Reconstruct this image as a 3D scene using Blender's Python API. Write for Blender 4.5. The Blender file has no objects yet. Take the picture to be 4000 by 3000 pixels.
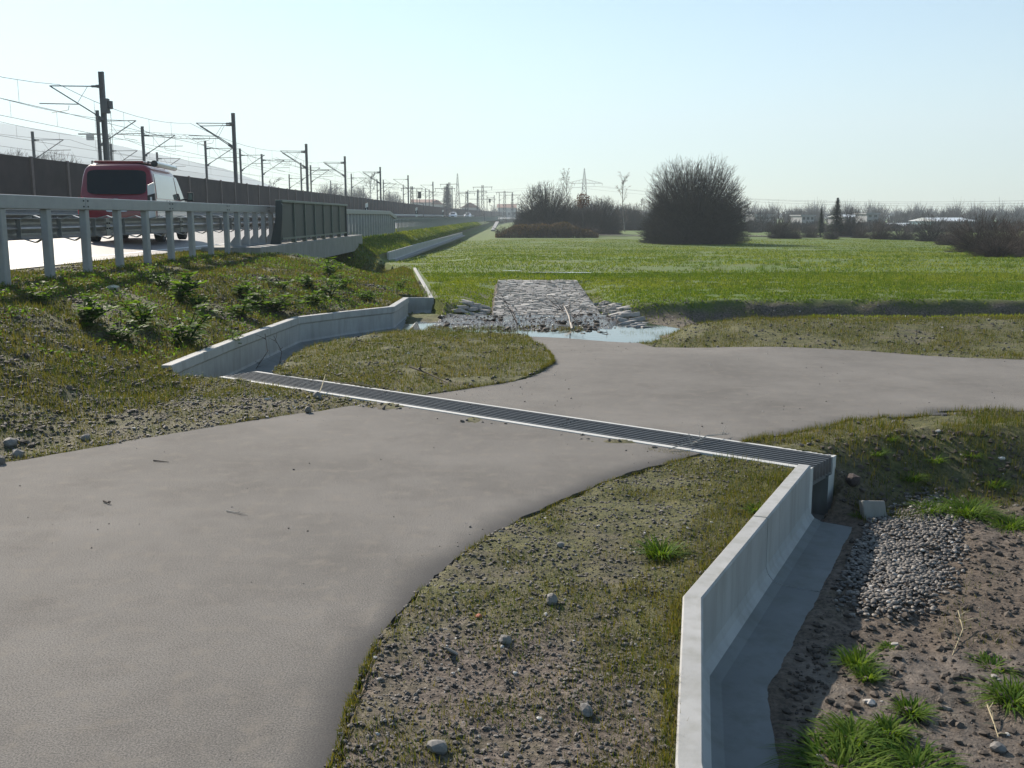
import bpy, math, random
import numpy as np
from mathutils import Vector, Matrix
R = math.radians
sc = bpy.context.scene
col = sc.collection
# ---------------------------------------------------------------- camera, sky, sun, exposure
CAMH = 1.65; FPX = 3900.0; PITCH = math.atan(655/FPX)
cd = bpy.data.cameras.new('camera'); cam = bpy.data.objects.new('camera', cd); col.objects.link(cam)
cam.location = (0, 0, CAMH); cam.rotation_euler = (math.pi/2-PITCH, 0, 0)
cd.sensor_width = 36; cd.lens = 36*FPX/4000; cd.clip_start = .1; cd.clip_end = 9000
sc.camera = cam
SUN_EL = R(31); SUN_AZ = R(-34)          # azimuth from +Y, clockwise
w = bpy.data.worlds.new('World'); sc.world = w; w.use_nodes = True
nt = w.node_tree; bg = nt.nodes['Background']
sky = nt.nodes.new('ShaderNodeTexSky'); sky.sky_type = 'NISHITA'; sky.sun_disc = False
sky.sun_elevation = SUN_EL; sky.sun_rotation = SUN_AZ
sky.air_density = 1.0; sky.dust_density = .22; sky.ozone_density = 1.0; sky.altitude = 100
tn = nt.nodes.new('ShaderNodeMix'); tn.data_type = 'RGBA'; tn.blend_type = 'MULTIPLY'; tn.inputs[0].default_value = 1; tn.inputs[7].default_value = (.85,.98,.985,1)
nt.links.new(sky.outputs[0], tn.inputs[6]); nt.links.new(tn.outputs[2], bg.inputs[0]); bg.inputs[1].default_value = .080
sl = bpy.data.lights.new('sun', 'SUN'); sun = bpy.data.objects.new('sun', sl); col.objects.link(sun)
sl.energy = 5.0; sl.angle = R(.53); sl.color = (1, .90, .77)
sdir = Vector((math.sin(SUN_AZ)*math.cos(SUN_EL), math.cos(SUN_AZ)*math.cos(SUN_EL), math.sin(SUN_EL)))
sun.rotation_euler = sdir.to_track_quat('Z', 'Y').to_euler(); sun.location = sdir*50
sc.view_settings.view_transform = 'Standard'; sc.view_settings.look = 'None'
sc.view_settings.exposure = .92; sc.view_settings.gamma = 1
sc.cycles.max_bounces = 6; sc.cycles.volume_bounces = 0; sc.cycles.transparent_max_bounces = 8
HAZE = 0.0006

# ---------------------------------------------------------------- helpers
rng = np.random.default_rng(7); rnd = random.Random(7)
def tag(o, label=None, cat=None, group=None, kind=None):
    if label: o['label'] = label
    if cat: o['category'] = cat
    if group: o['group'] = group
    if kind: o['kind'] = kind
    return o
def empty(name, loc=(0,0,0), rz=0, **k):
    o = bpy.data.objects.new(name, None); col.objects.link(o); o.location = loc; o.rotation_euler = (0,0,rz)
    o.empty_display_size = .2
    return tag(o, **k)
def link(name, me, m, parent=None):
    o = bpy.data.objects.new(name, me); col.objects.link(o)
    if m: me.materials.append(m)
    if parent: o.parent = parent
    return o
def npmesh(name, V, F, m, parent=None, smooth=False, tint=None, attrs=None):
    """V (n,3); F (k,3|4) int array"""
    V = np.asarray(V, dtype=np.float32); F = np.asarray(F, dtype=np.int32)
    me = bpy.data.meshes.new(name); k = F.shape[1]
    me.vertices.add(len(V)); me.vertices.foreach_set('co', V.ravel())
    me.loops.add(F.size); me.loops.foreach_set('vertex_index', F.ravel())
    me.polygons.add(len(F)); me.polygons.foreach_set('loop_start', np.arange(0, F.size, k, dtype=np.int32))
    me.polygons.foreach_set('loop_total', np.full(len(F), k, dtype=np.int32))
    me.polygons.foreach_set('use_smooth', np.full(len(F), smooth))
    if tint is not None:
        a = me.attributes.new('tint', 'FLOAT', 'POINT'); a.data.foreach_set('value', np.asarray(tint, dtype=np.float32))
    for n, v in (attrs or {}).items():
        a = me.attributes.new(n, 'FLOAT', 'POINT'); a.data.foreach_set('value', np.asarray(v, dtype=np.float32))
    me.update(calc_edges=True); me.validate()
    return link(name, me, m, parent)
class MB:
    def __init__(s): s.v = []; s.f = []
    def add(s, vs, fs):
        b = len(s.v); s.v += [tuple(v) for v in vs]; s.f += [tuple(b+i for i in f) for f in fs]; return s
    def box(s, c, d, rz=0, M=None, ch=0):
        x, y, z = d[0]/2, d[1]/2, d[2]/2
        if ch:
            vs = []
            for sz in (-1, 1):
                for (a, b) in ((-1,-1),(1,-1),(1,1),(-1,1)):
                    for (ca, cb) in (((1,0),(0,1)) if a*b > 0 else ((0,1),(1,0))):
                        vs.append((a*(x-ca*ch), b*(y-cb*ch), sz*z))
            n = 8
            fs = [tuple(range(7,-1,-1)), tuple(range(8,16))] + [(i, (i+1)%8, 8+(i+1)%8, 8+i) for i in range(8)]
        else:
            vs = [(-x,-y,-z),(x,-y,-z),(x,y,-z),(-x,y,-z),(-x,-y,z),(x,-y,z),(x,y,z),(-x,y,z)]
            fs = [(3,2,1,0),(4,5,6,7),(0,1,5,4),(1,2,6,5),(2,3,7,6),(3,0,4,7)]
        T = (M or Matrix.Rotation(rz, 4, 'Z'))
        return s.add([Vector(c)+(T @ Vector(v)) for v in vs], fs)
    def tube(s, pts, r, n=6, caps=True):
        pts = [Vector(p) for p in pts]; rs = r if isinstance(r, (list, tuple)) else [r]*len(pts)
        b = len(s.v); up = None
        for i, p in enumerate(pts):
            t = (pts[min(i+1, len(pts)-1)]-pts[max(i-1, 0)]).normalized()
            if up is None: up = t.orthogonal().normalized()
            up = (up-t*up.dot(t)).normalized(); q = t.cross(up)
            for k in range(n):
                a = 2*math.pi*k/n; s.v.append(tuple(p+(up*math.cos(a)+q*math.sin(a))*rs[i]))
        for i in range(len(pts)-1):
            for k in range(n):
                s.f.append((b+i*n+k, b+i*n+(k+1)%n, b+(i+1)*n+(k+1)%n, b+(i+1)*n+k))
        if caps:
            s.f.append(tuple(b+n-1-k for k in range(n))); s.f.append(tuple(b+(len(pts)-1)*n+k for k in range(n)))
        return s
    def bar(s, a, b_, w_, h_=None):
        a, b_ = Vector(a), Vector(b_); d = b_-a; q = d.to_track_quat('Y', 'Z').to_matrix().to_4x4()
        return s.box((a+b_)/2, (w_, d.length, h_ or w_), M=q)
    def prism(s, poly, z0, z1):
        n = len(poly)
        return s.add([(x, y, z0) for x, y in poly]+[(x, y, z1) for x, y in poly],
                     [tuple(range(n-1,-1,-1)), tuple(range(n, 2*n))]+[(i, (i+1)%n, n+(i+1)%n, n+i) for i in range(n)])
    def build(s, name, m, parent=None, smooth=False, bevel=0):
        me = bpy.data.meshes.new(name); me.from_pydata(s.v, [], s.f); me.update()
        if smooth: me.polygons.foreach_set('use_smooth', [True]*len(me.polygons))
        o = link(name, me, m, parent)
        if bevel:
            md = o.modifiers.new('b', 'BEVEL'); md.width = bevel; md.segments = 2; md.limit_method = 'ANGLE'
        return o
def children(o): return [c for c in bpy.data.objects if c.parent == o]
def copy_tree(o, parent=None, kids=None):
    kids = kids or KIDS(o)
    c = o.copy(); col.objects.link(c)
    if parent: c.parent = parent
    for ch, sub in kids: copy_tree(ch, c, sub or [(None, None)])if ch else None
    return c
def KIDS(o): return [(c, KIDS(c)) for c in children(o)]

def ray(px, py):
    dx = (px-2000)/FPX; dy = (1500-py)/FPX; c, s = math.cos(PITCH), math.sin(PITCH)
    return (dx, c+dy*s, -s+dy*c)
def U(px, py, z=0):
    d = ray(px, py); t = (z-CAMH)/d[2]; return (d[0]*t, d[1]*t)
def AT(px, py, Y):
    d = ray(px, py); t = Y/d[1]; return Vector((d[0]*t, Y, CAMH+d[2]*t))
def hash2(ix, iy, seed):
    n = (ix.astype(np.int64)*374761393 + iy.astype(np.int64)*668265263 + seed*1442695041) & 0xffffffff
    n = ((n ^ (n >> 13))*1274126177) & 0xffffffff
    return ((n ^ (n >> 16)) & 0xffff)/65535.0
def vn(x, y, s, seed=0):
    x = np.asarray(x, float)/s; y = np.asarray(y, float)/s
    ix = np.floor(x); iy = np.floor(y); fx = x-ix; fy = y-iy; fx = fx*fx*(3-2*fx); fy = fy*fy*(3-2*fy)
    a = hash2(ix, iy, seed); b = hash2(ix+1, iy, seed); c = hash2(ix, iy+1, seed); d = hash2(ix+1, iy+1, seed)
    return (a*(1-fx)+b*fx)*(1-fy)+(c*(1-fx)+d*fx)*fy
def fbm(x, y, s, seed=0): return (vn(x,y,s,seed)+.5*vn(x,y,s/2,seed+1)+.25*vn(x,y,s/4,seed+2))/1.75
def sm(t): t = np.clip(t, 0, 1); return t*t*(3-2*t)
def pip(x, y, P):
    x = np.asarray(x, float); y = np.asarray(y, float); ins = np.zeros(x.shape, bool); n = len(P)
    for i in range(n):
        x0, y0 = P[i]; x1, y1 = P[(i+1)%n]
        if y0 == y1: continue
        c = ((y0 > y) != (y1 > y)) & (x < (x1-x0)*(y-y0)/(y1-y0)+x0); ins ^= c
    return ins
def dline(x, y, P):
    d = np.full(np.shape(x), 1e9)
    for (x0, y0), (x1, y1) in zip(P[:-1], P[1:]):
        L = (x1-x0)**2+(y1-y0)**2; t = np.clip(((x-x0)*(x1-x0)+(y-y0)*(y1-y0))/L, 0, 1)
        d = np.minimum(d, np.hypot(x-x0-t*(x1-x0), y-y0-t*(y1-y0)))
    return d
def offset(P, o):
    """polyline offset to the right of travel"""
    out = []
    for i, p in enumerate(P):
        ns = []
        for a, b in ((i-1, i), (i, i+1)):
            if a >= 0 and b < len(P):
                d = Vector((P[b][0]-P[a][0], P[b][1]-P[a][1])).normalized(); ns.append(Vector((d.y, -d.x)))
        n = sum(ns, Vector((0,0))).normalized(); k = o/max(.5, n.dot(ns[0])); out.append((p[0]+n.x*k, p[1]+n.y*k))
    return out
def smoothpoly(P, n=4):
    out = []
    for i in range(len(P)-1):
        p0 = P[max(i-1,0)]; p1 = P[i]; p2 = P[i+1]; p3 = P[min(i+2, len(P)-1)]
        for k in range(n):
            t = k/n
            out.append(tuple(.5*((2*p1[j])+(-p0[j]+p2[j])*t+(2*p0[j]-5*p1[j]+4*p2[j]-p3[j])*t*t+(-p0[j]+3*p1[j]-3*p2[j]+p3[j])*t**3) for j in (0,1)))
    return out+[tuple(P[-1])]

# ---------------------------------------------------------------- layout lines (world metres)
GN_R = U(3155,1835); GN_L = U(860,1475); GF_R = U(3320,1797); GF_L = U(1100,1470)
gd = Vector((GN_R[0]-GN_L[0], GN_R[1]-GN_L[1])); GLEN = gd.length; gd.normalize(); gn = Vector((-gd.y, gd.x))  # gn points to the far side
GW = .49
near_right = smoothpoly([U(*p) for p in ((2700,1785),(2450,1850),(2200,1950),(1950,2070),(1700,2250),(1500,2470),(1380,2700),(1280,3000))]+[(-.6,2.0),(-.55,0),(-.5,-4)])
near_left = smoothpoly([(-9,-4),(-6.5,2.5),(-4.6,5.4),U(0,1810),U(350,1750),U(700,1690),U(1000,1640),U(1380,1585)])
path_near = near_left+near_right                      # near piece of the path, closed by the grate
far_right = smoothpoly([(12,8.1),U(4000,1605),U(3700,1618),U(3400,1640),U(3100,1690),U(2880,1732)])
PW = .0
far_island = smoothpoly([U(1650,1545),U(1850,1515),U(2050,1480),U(2150,1430),U(2165,1410),U(2130,1370,-.03),U(2010,1312,-.14)])
far_top = [U(2200,1320,-.14),U(2450,1335,-.12),U(2500,1333,-.1)]+smoothpoly([U(2560,1337),U(2800,1344),U(3100,1356),U(3400,1372),U(4000,1405),(12,10.9)])
path_far = far_right+far_island+far_top
Rw = [(GN_R[0]+.01, GN_R[1]-.03), U(2745,2350,.02), U(2750,3000,.02), (.42,.6), (.2,-3)]   # right face top of the near wall
Tw = [(2.15,7.12),(3.0,7.62),(4.4,7.95),(8,8.0),(60,8.5)]
LOW = [(p[0]-.04,p[1]) for p in Rw[:0:-1]]+[(GN_R[0]-.05, GN_R[1]+.0), (GF_R[0]-.07*gd.x, GF_R[1]-.07*gd.y+.0)]+Tw+[(60,-3)]
Lw = [U(660,1428,.13), U(900,1335,.12), U(1165,1240,.1), U(1350,1218,.09), U(1535,1200,.08), U(1592,1165,.05)]
ISL = [U(1632,1257,-.05),U(1594,1300),U(1426,1317),U(1274,1339),U(1160,1382),U(1057,1463)]
TROUGH = offset(Lw,-.045)+[(Lw[-1][0]+.35, Lw[-1][1]-.2)]+ISL+[GF_L, (GN_L[0]-.05, GN_L[1]-.02)]
Cw = [(-2.35,20.45), (-1.6,20.45), U(1625,1050,0)]
Fw = [AT(1523,985,44.5).xy[:] if 0 else (-5.45,44.5), (-5.5,60), (-5.35,85), (-5.3,108)]
CREEK = [(2.8,16.9),(3.3,17.6),(4.6,18.3),(8,18.35),(14,18.3),(30,17),(60,16.6)]
FORD = [(-.9,14.2),(2.0,14.2),(2.15,15.3),(2.2,16.8),(1.95,17.8),(1.75,19.6),(1.72,26),(-.42,26),(-.42,19.4),(-1.2,18.9),(-1.75,18.6),(-1.9,17.2),(-1.55,15.6),(-1.0,14.9)]
PIT = [(-2.03,18.9),(-2.36,20.50),(-1.62,20.50),(-1.35,19.7),(-1.35,17.6),(-1.5,16.6),(-1.72,16.9)]
WATERZ = -.232
def cx(Y): return 1.2e-4*np.maximum(0, np.asarray(Y, float)-150)**2
def road_z(x): return .86+.05*np.clip(-8.2-x, -.6, 7.4)
def path_z(x, y): return -.14*sm((y-11.8)/2.8)*(1-sm((x-2.3)/1.5))
def H(x, y, detail=True):
    x = np.asarray(x, float); y = np.asarray(y, float); x, y = np.broadcast_arrays(x, y)
    base = -.6*sm((y-24)/56)
    base = base + .05*(fbm(x, y, 3.0, 3)-.5)*(1-sm((y-60)/60))
    # strip between the path and the creek
    base = base + .13*np.exp(-((y-14.6)/1.0)**2)*sm((x-2.2)/1.6) + .05*sm((x-2.5)/2)*np.exp(-((y-13.2)/1.3)**2)
    wt = sm(1-dline(x, y, far_top)/.9)*(x > 1); base = base*(1-wt)+(path_z(x, y)-.01)*wt
    # island mound
    base = base + .07*np.exp(-(((x+1.2)/1.1)**2+((y-12.3)/1.7)**2))
    # shallow ground right of the far drain
    base = base - .15*sm((y-38)/6)*sm((x+5.6)/.3)*(1-sm((x+3.5)/2))
    pin = pip(x, y, path_near)|pip(x, y, path_far)
    ford = pip(x, y, FORD); fy = np.interp(y, [14.2,14.9,15.4,16.2,16.9,19.0,26.0], [-.14,-.27,-.30,-.275,-.215,-.18,.0])
    df = dline(x, y, FORD+[FORD[0]])
    mudn = .05*(fbm(x, y, .35, 9)-.5)*sm((y-16.2)/.8)*(1-sm((y-19)/.6))
    fz = fy+mudn-.08*sm((y-18.7)/.3)*(1-sm((y-26)/.3))
    z = np.where(ford, fz, base)
    ramp_out = (~ford)&(df < .7)&(y > 14.25)
    zz = base+(fz-base)*(1-sm(df/.7))
    z = np.where(ramp_out, np.minimum(zz, base), z)
    dc = dline(x, y, CREEK)
    fl = np.where(x < 3.4, -.27, -.42); cz = fl+(base-fl)*sm((dc-1.0+.35*(vn(x,y,.9,6)-.5))/(.72+.3*(vn(x,y,.4,5)-.5)))
    z = np.where((dc < 1.9)&(~ford|(y > 14.9)), np.minimum(z, cz), z)
    # embankment on the left
    toe = np.interp(y, [-4,2,5,6.5,7.5,8.7,9.8,10.3,15.4,17.3,19.1,20.5,31.4,36,42,400], [-12,-7,-5.0,-3.9,-3.3,-3.0,-3.3,-3.62,-3.42,-2.25,-2.15,-1.75,-3.1,-4.4,-5.6,-5.6])
    toez = np.interp(y, [9,10.3,19,20.5,31,40,60], [.0,.11,.04,.0,-.02,.06,.05])
    cr = np.interp(y, [-4,2,6,36,44], [-14,-9,-5.7,-5.6,-6.85])
    crz = np.interp(y, [0,9,40], [.6,.66,.7])
    t = np.clip((toe-x)/(toe-cr), 0, 1); t = np.where(y < 10, t**1.15, t)
    dip = sm((y-25.2)/1.8)*(1-sm((y-36.0)/6))
    bz = toez+(crz-toez)*(.55*t+.45*sm(t)) + np.clip((cr-x)/np.maximum(.3, cr+7.9), 0, 1)*(.83-crz)
    under = np.where(x < -8.0, road_z(x-cx(y))-.06, bz)
    bz = np.where(x-cx(y) < -7.8, under, bz)
    bz = bz+.10*(fbm(x, y, .9, 21)-.5)*sm((toe-x)/.5)*(1-sm((-6.6-x)/.5))
    bz = bz*(1-dip)+dip*np.minimum(bz, -.30+.35*sm((x+4.6)/1.4))
    z = np.where(x < toe, bz, z)
    # far bank: follow the curve of the road
    # trough behind the grate, left
    tr = pip(x, y, TROUGH); di = dline(x, y, ISL)
    z = np.where(tr, z*0-.37+.33*(1-sm(di/.32)), z)
    pit = pip(x, y, PIT); z = np.where(pit, -.30+.04*(vn(x,y,.3,37)-.5), z)
    # low ground right of the near wall
    lo = pip(x, y, LOW)
    dt = sm(dline(x, y, Tw)/(.72+.3*sm((x-2.6)/1)))
    lump = .05*(fbm(x, y, .5, 31)-.5)+.03*(vn(x, y, .12, 33)-.5)
    dRw = dline(x, y, Rw); edge = sm(dRw/.4-.45)
    lowz = -.36*dt+.025*sm((dRw-.25+.05*(vn(x,y,.4,35)-.5)+.012*(vn(x,y,.07,36)-.5))/.05)+lump*edge+.10*sm((x-2.2-(y-3)*.5)/2.2)*edge
    z = np.where(lo, lowz, z)
    # grate channel footprint
    gx = (x-GN_L[0])*gd.x+(y-GN_L[1])*gd.y; gy = (x-GN_L[0])*gn.x+(y-GN_L[1])*gn.y
    z = np.where((gx > -.06)&(gx < GLEN+.06)&(gy > .03)&(gy < GW-.03), -.46, z)
    if detail:
        f = (~pin)&(~tr)&(~ford)
        z = z+np.where(f&(x > toe-.1)&(y < 30)&(~lo), .022*(vn(x, y, .11, 41)-.5)+.03*(vn(x,y,.3,42)-.5), 0)
        z = z+np.where((x < toe)&(x > -7.6)&(y < 30), .035*(vn(x, y, .14, 43)-.5), 0)
    z = np.where(pin, path_z(x, y)-.05, z)
    return z

# ---------------------------------------------------------------- materials
K = .80
def newmat(name):
    m = bpy.data.materials.new(name); m.use_nodes = True; n = m.node_tree
    b = n.nodes['Principled BSDF']; return m, n, b
def N(n, t, **k):
    o = n.nodes.new(t)
    for a, v in k.items():
        if a in o.inputs: o.inputs[a].default_value = v
        else: setattr(o, a, v)
    return o
def ramp(n, src, stops):
    r = n.nodes.new('ShaderNodeValToRGB'); e = r.color_ramp.elements
    while len(e) < len(stops): e.new(.5)
    for i, (p, c) in enumerate(stops): e[i].position = p; e[i].color = (*c, 1) if len(c) == 3 else c
    n.links.new(src, r.inputs[0]); return r.outputs[0]
def noise(n, scale, detail=4, rough=.6, vec=None):
    t = N(n, 'ShaderNodeTexNoise'); t.inputs['Scale'].default_value = scale; t.inputs['Detail'].default_value = detail; t.inputs['Roughness'].default_value = rough
    if vec is None:
        g = N(n, 'ShaderNodeNewGeometry'); vec = g.outputs['Position']
    n.links.new(vec, t.inputs['Vector']); return t.outputs['Fac']
def mix(n, f, a, b):
    m = n.nodes.new('ShaderNodeMix'); m.data_type = 'RGBA'
    for s, v in ((m.inputs[0], f), (m.inputs[6], a), (m.inputs[7], b)):
        if hasattr(v, 'is_output') or isinstance(v, bpy.types.NodeSocket): n.links.new(v, s)
        elif isinstance(v, (int, float)): s.default_value = v
        else: s.default_value = (*v, 1)
    return m.outputs[2]
def bump(n, b, src, strength=.3, dist=.02, prev=None):
    k = n.nodes.new('ShaderNodeBump'); k.inputs['Strength'].default_value = strength; k.inputs['Distance'].default_value = dist
    n.links.new(src, k.inputs['Height'])
    if prev is not None: n.links.new(prev, k.inputs['Normal'])
    n.links.new(k.outputs[0], b.inputs['Normal']); return k.outputs[0]
def plain(name, c, rough=.6, metal=0, var=.15, scale=6, bmp=0, spec=None):
    c = [v*K for v in c]
    m, n, b = newmat(name)
    f = noise(n, scale, 5)
    c2 = ramp(n, f, [(.3, [v*(1-var) for v in c]), (.7, [min(1, v*(1+var)) for v in c])])
    n.links.new(c2, b.inputs['Base Color']); b.inputs['Roughness'].default_value = rough; b.inputs['Metallic'].default_value = metal
    if bmp: bump(n, b, noise(n, scale*8, 4), bmp, .01)
    if spec is not None: b.inputs['Specular IOR Level'].default_value = spec
    return m
def attr(n, name):
    a = n.nodes.new('ShaderNodeAttribute'); a.attribute_name = name; return a.outputs['Fac']

def asphalt(name, c, worn=.5, s=1.0):
    c = [v*K for v in c]
    m, n, b = newmat(name)
    big = noise(n, .7*s, 5, .6); fine = noise(n, 150, 3, .8); mid = noise(n, 9, 4, .6)
    a0 = ramp(n, big, [(.32, [v*.80 for v in c]), (.68, [v*1.16 for v in c])]); st = noise(n, 2.1, 8, .72); a = mix(n, ramp(n, st, [(.50, (0,0,0)), (.72, (.55,.55,.55))]), a0, (c[0]*.68, c[1]*.67, c[2]*.67))
    sp = ramp(n, fine, [(.36, (.40,.40,.41)), (.5, (.97,.97,.97)), (.64, (1.6,1.57,1.5))])
    mm = n.nodes.new('ShaderNodeMix'); mm.data_type = 'RGBA'; mm.blend_type = 'MULTIPLY'; mm.inputs[0].default_value = .85
    n.links.new(a, mm.inputs[6]); n.links.new(sp, mm.inputs[7])
    du = mix(n, ramp(n, mid, [(.52, (0,0,0)), (.75, (worn,)*3)]), mm.outputs[2], (c[0]*1.35, c[1]*1.27, c[2]*1.15))
    if name == 'path_asphalt':
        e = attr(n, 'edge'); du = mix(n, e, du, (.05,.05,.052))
    n.links.new(du, b.inputs['Base Color']); b.inputs['Roughness'].default_value = .92 if name == 'path_asphalt' else .55
    b.inputs['Specular IOR Level'].default_value = .15 if name == 'path_asphalt' else .38
    return m
M = {}
M['path'] = asphalt('path_asphalt', (.203,.191,.178))
M['road'] = asphalt('road_asphalt', (.20,.19,.187), .2)
M['line'] = plain('road_paint', (.75,.75,.73), .6, var=.1)
def concrete(name, c, streak=True):
    c = [v*K for v in c]
    m, n, b = newmat(name)
    g = N(n, 'ShaderNodeNewGeometry'); mp = N(n, 'ShaderNodeMapping'); mp.inputs['Scale'].default_value = (1,1,.15); n.links.new(g.outputs['Position'], mp.inputs[0])
    st = noise(n, 9, 5, .6, mp.outputs[0]); bl = noise(n, 2.3, 5)
    a = ramp(n, bl, [(.3, [v*.85 for v in c]), (.7, [v*1.08 for v in c])])
    d = mix(n, ramp(n, st, [(.45, (0,0,0)), (.75, (.75,.75,.75))]), a, [c[0]*.62, c[1]*.62, c[2]*.55])
    n.links.new(d if streak else a, b.inputs['Base Color']); b.inputs['Roughness'].default_value = .75
    k = bump(n, b, noise(n, 120, 3), .18, .004); bump(n, b, noise(n, 6, 4), .12, .02, k)
    return m
M['conc'] = concrete('wall_concrete', (.44,.44,.435))
M['conc2'] = concrete('bridge_concrete', (.30,.29,.27))
M['wirex'] = None
M['trough'] = concrete('dirty_shaded_concrete', (.20,.215,.215))  # darker bluish copy of the wall concrete: dirt plus shade put into the colour
M['galv'] = plain('galvanised_steel', (.34,.35,.36), .42, .65, .12, 14)
M['railpaint'] = plain('rail_steel', (.34,.35,.36), .5, .35, .08, 5)
M['bar'] = plain('grate_steel', (.20,.205,.21), .5, .3, .12, 30); M['rim'] = concrete('rim_concrete', (.62,.62,.60), False)
M['bolt'] = plain('dark_bolts', (.04,.04,.04), .6)
M['green'] = plain('green_panel_paint', (.026,.038,.040), .55, 0, .1, 3)
M['greenedge'] = plain('pale_green_edge', (.14,.17,.15), .5, .2)
M['mast'] = plain('mast_steel', (.10,.10,.115), .6, .2, .15, 3)
M['wire'] = plain('wire_metal', (.12,.12,.14), .6, .3)
M['rust'] = plain('noise_wall_timber', (.062,.046,.044), .9, 0, .25, 1.2, .4)
M['rustpost'] = plain('noise_wall_post', (.16,.12,.11), .7, 0, .2)
M['white'] = plain('white_plastic', (.80,.80,.78), .4, var=.04)
M['black'] = plain('black_plastic', (.015,.015,.018), .5, var=.1)
M['tyre'] = plain('tyre_rubber', (.02,.02,.02), .85)
M['chrome'] = plain('chrome', (.7,.7,.72), .2, 1, .02)
def paint(name, c, r=.3):
    m, n, b = newmat(name); b.inputs['Base Color'].default_value = (*c, 1); b.inputs['Roughness'].default_value = r
    b.inputs['Coat Weight'].default_value = .4; b.inputs['Coat Roughness'].default_value = .05
    f = noise(n, 5, 3); n.links.new(ramp(n, f, [(.35, [v*.92 for v in c]), (.7, [v*1.05 for v in c])]), b.inputs['Base Color']); return m
M['red'] = paint('dark_red_paint', (.20,.004,.014)); M['vanwhite'] = paint('cream_finish', (.55,.54,.51)); M['carwhite'] = paint('car_white_paint', (.75,.76,.78))
M['stripe'] = paint('bronze_stripe', (.30,.17,.12)); M['tail'] = paint('tail_lamp_red', (.65,.02,.02)); M['plate'] = paint('number_plate', (.6,.62,.66))
M['glass'] = paint('dark_glass', (.006,.010,.012), .08); M['sideglass'] = paint('side_glass', (.05,.07,.08), .04)
M['sideglass'].node_tree.nodes['Principled BSDF'].inputs['Metallic'].default_value = .35
M['glass'].node_tree.nodes['Principled BSDF'].inputs['Coat Weight'].default_value = 0; M['glass'].node_tree.nodes['Principled BSDF'].inputs['Specular IOR Level'].default_value = .25
M['lampglass'] = paint('headlamp_glass', (.8,.82,.85), .1)
M['bark'] = plain('bark', (.070,.058,.050), .9, 0, .3, 4)
M['twig'] = plain('twig_bark', (.075,.060,.052), .9, 0, .3, 2)
M['browntwig'] = plain('brown_twig', (.095,.062,.048), .9, 0, .35, 2)
M['birch'] = plain('birch_bark', (.28,.25,.23), .85, 0, .3, 5)
M['birchtwig'] = plain('birch_twig', (.16,.12,.10), .9, 0, .3, 5)
M['slab'] = plain('revetment_stone', (.40,.375,.35), .75, 0, .25, 4, .3)
M['ballast'] = plain('roof_tiles', (.30,.16,.12), .85, 0, .2, 1)
M['wallplaster'] = plain('house_plaster', (.55,.53,.50), .85, 0, .08, 1)
M['winglass'] = plain('window_glass', (.04,.05,.06), .15, 0, .1, 1)
M['roofwhite'] = plain('pale_metal_roof', (.72,.74,.76), .35, .2, .06, 1)
M['teal'] = plain('teal_cladding', (.12,.22,.23), .6, 0, .15, .5)
M['blockgrey'] = plain('grey_render', (.26,.27,.29), .8, 0, .15, .5)
M['hill'] = plain('hill_forest', (.030,.048,.055), .95, 0, .25, .004)
M['brick'] = plain('brick_shard', (.30,.09,.05), .85, 0, .2, 20)
M['deadwood'] = plain('bleached_wood', (.50,.44,.38), .8, 0, .2, 12)
M['darktwig'] = plain('dark_twig', (.06,.04,.032), .85, 0, .2, 12)
M['straw'] = plain('dry_straw', (.48,.40,.24), .8, 0, .2, 12)
def leafmat(name, ca, cb, trans=.4, rough=.7, spec=.12):
    ca = [v*.86 for v in ca]; cb = [v*.86 for v in cb]
    m, n, b = newmat(name); out = n.nodes['Material Output']
    c = ramp(n, attr(n, 'tint'), [(0, ca), (1, cb)]); n.links.new(c, b.inputs['Base Color']); b.inputs['Roughness'].default_value = rough
    b.inputs['Specular IOR Level'].default_value = spec
    t = n.nodes.new('ShaderNodeBsdfTranslucent'); tc = n.nodes.new('ShaderNodeMix'); tc.data_type = 'RGBA'; tc.blend_type = 'MULTIPLY'; tc.inputs[0].default_value = 1
    n.links.new(c, tc.inputs[6]); tc.inputs[7].default_value = (1.5,1.45,.6,1); n.links.new(tc.outputs[2], t.inputs[0])
    s = n.nodes.new('ShaderNodeMixShader'); s.inputs[0].default_value = trans
    n.links.new(b.outputs[0], s.inputs[1]); n.links.new(t.outputs[0], s.inputs[2]); n.links.new(s.outputs[0], out.inputs[0]); return m
M['blade'] = leafmat('verge_grass', (.040,.075,.012), (.19,.155,.050))
M['meadowblade'] = leafmat('meadow_grass', (.075,.135,.012), (.22,.25,.04))
M['tuft'] = leafmat('tuft_grass', (.05,.12,.015), (.15,.22,.03))
M['weed'] = leafmat('weed_leaf', (.045,.11,.014), (.13,.22,.03), .55, .6, .15)
M['fir'] = leafmat('fir_needles', (.015,.032,.016), (.03,.05,.022), .15, .8)
M['bramble'] = leafmat('bramble_leaf', (.05,.045,.025), (.13,.075,.04), .3, .7)
M['redleaf'] = leafmat('russet_leaf', (.06,.028,.018), (.09,.04,.026), .4, .7)
def stonemat(name, ca, cb, rough=.75):
    ca = [v*K for v in ca]; cb = [v*K for v in cb]
    m, n, b = newmat(name)
    c = ramp(n, attr(n, 'tint'), [(0, ca), (.55, [(p+q)/2 for p, q in zip(ca, cb)]), (.92, cb), (.97, [min(.8, v*1.5) for v in cb]), (1, (.5,.48,.45))])
    n.links.new(c, b.inputs['Base Color']); b.inputs['Roughness'].default_value = rough; bump(n, b, noise(n, 60, 3), .25, .004); return m
M['loose'] = plain('loose_stone', (.22,.205,.19), .8, 0, .25, 30)
M['gravel'] = stonemat('gravel_stone', (.05,.042,.038), (.17,.15,.13), .75)
M['pebble'] = stonemat('river_pebble', (.085,.075,.068), (.23,.205,.18), .65)
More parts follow.
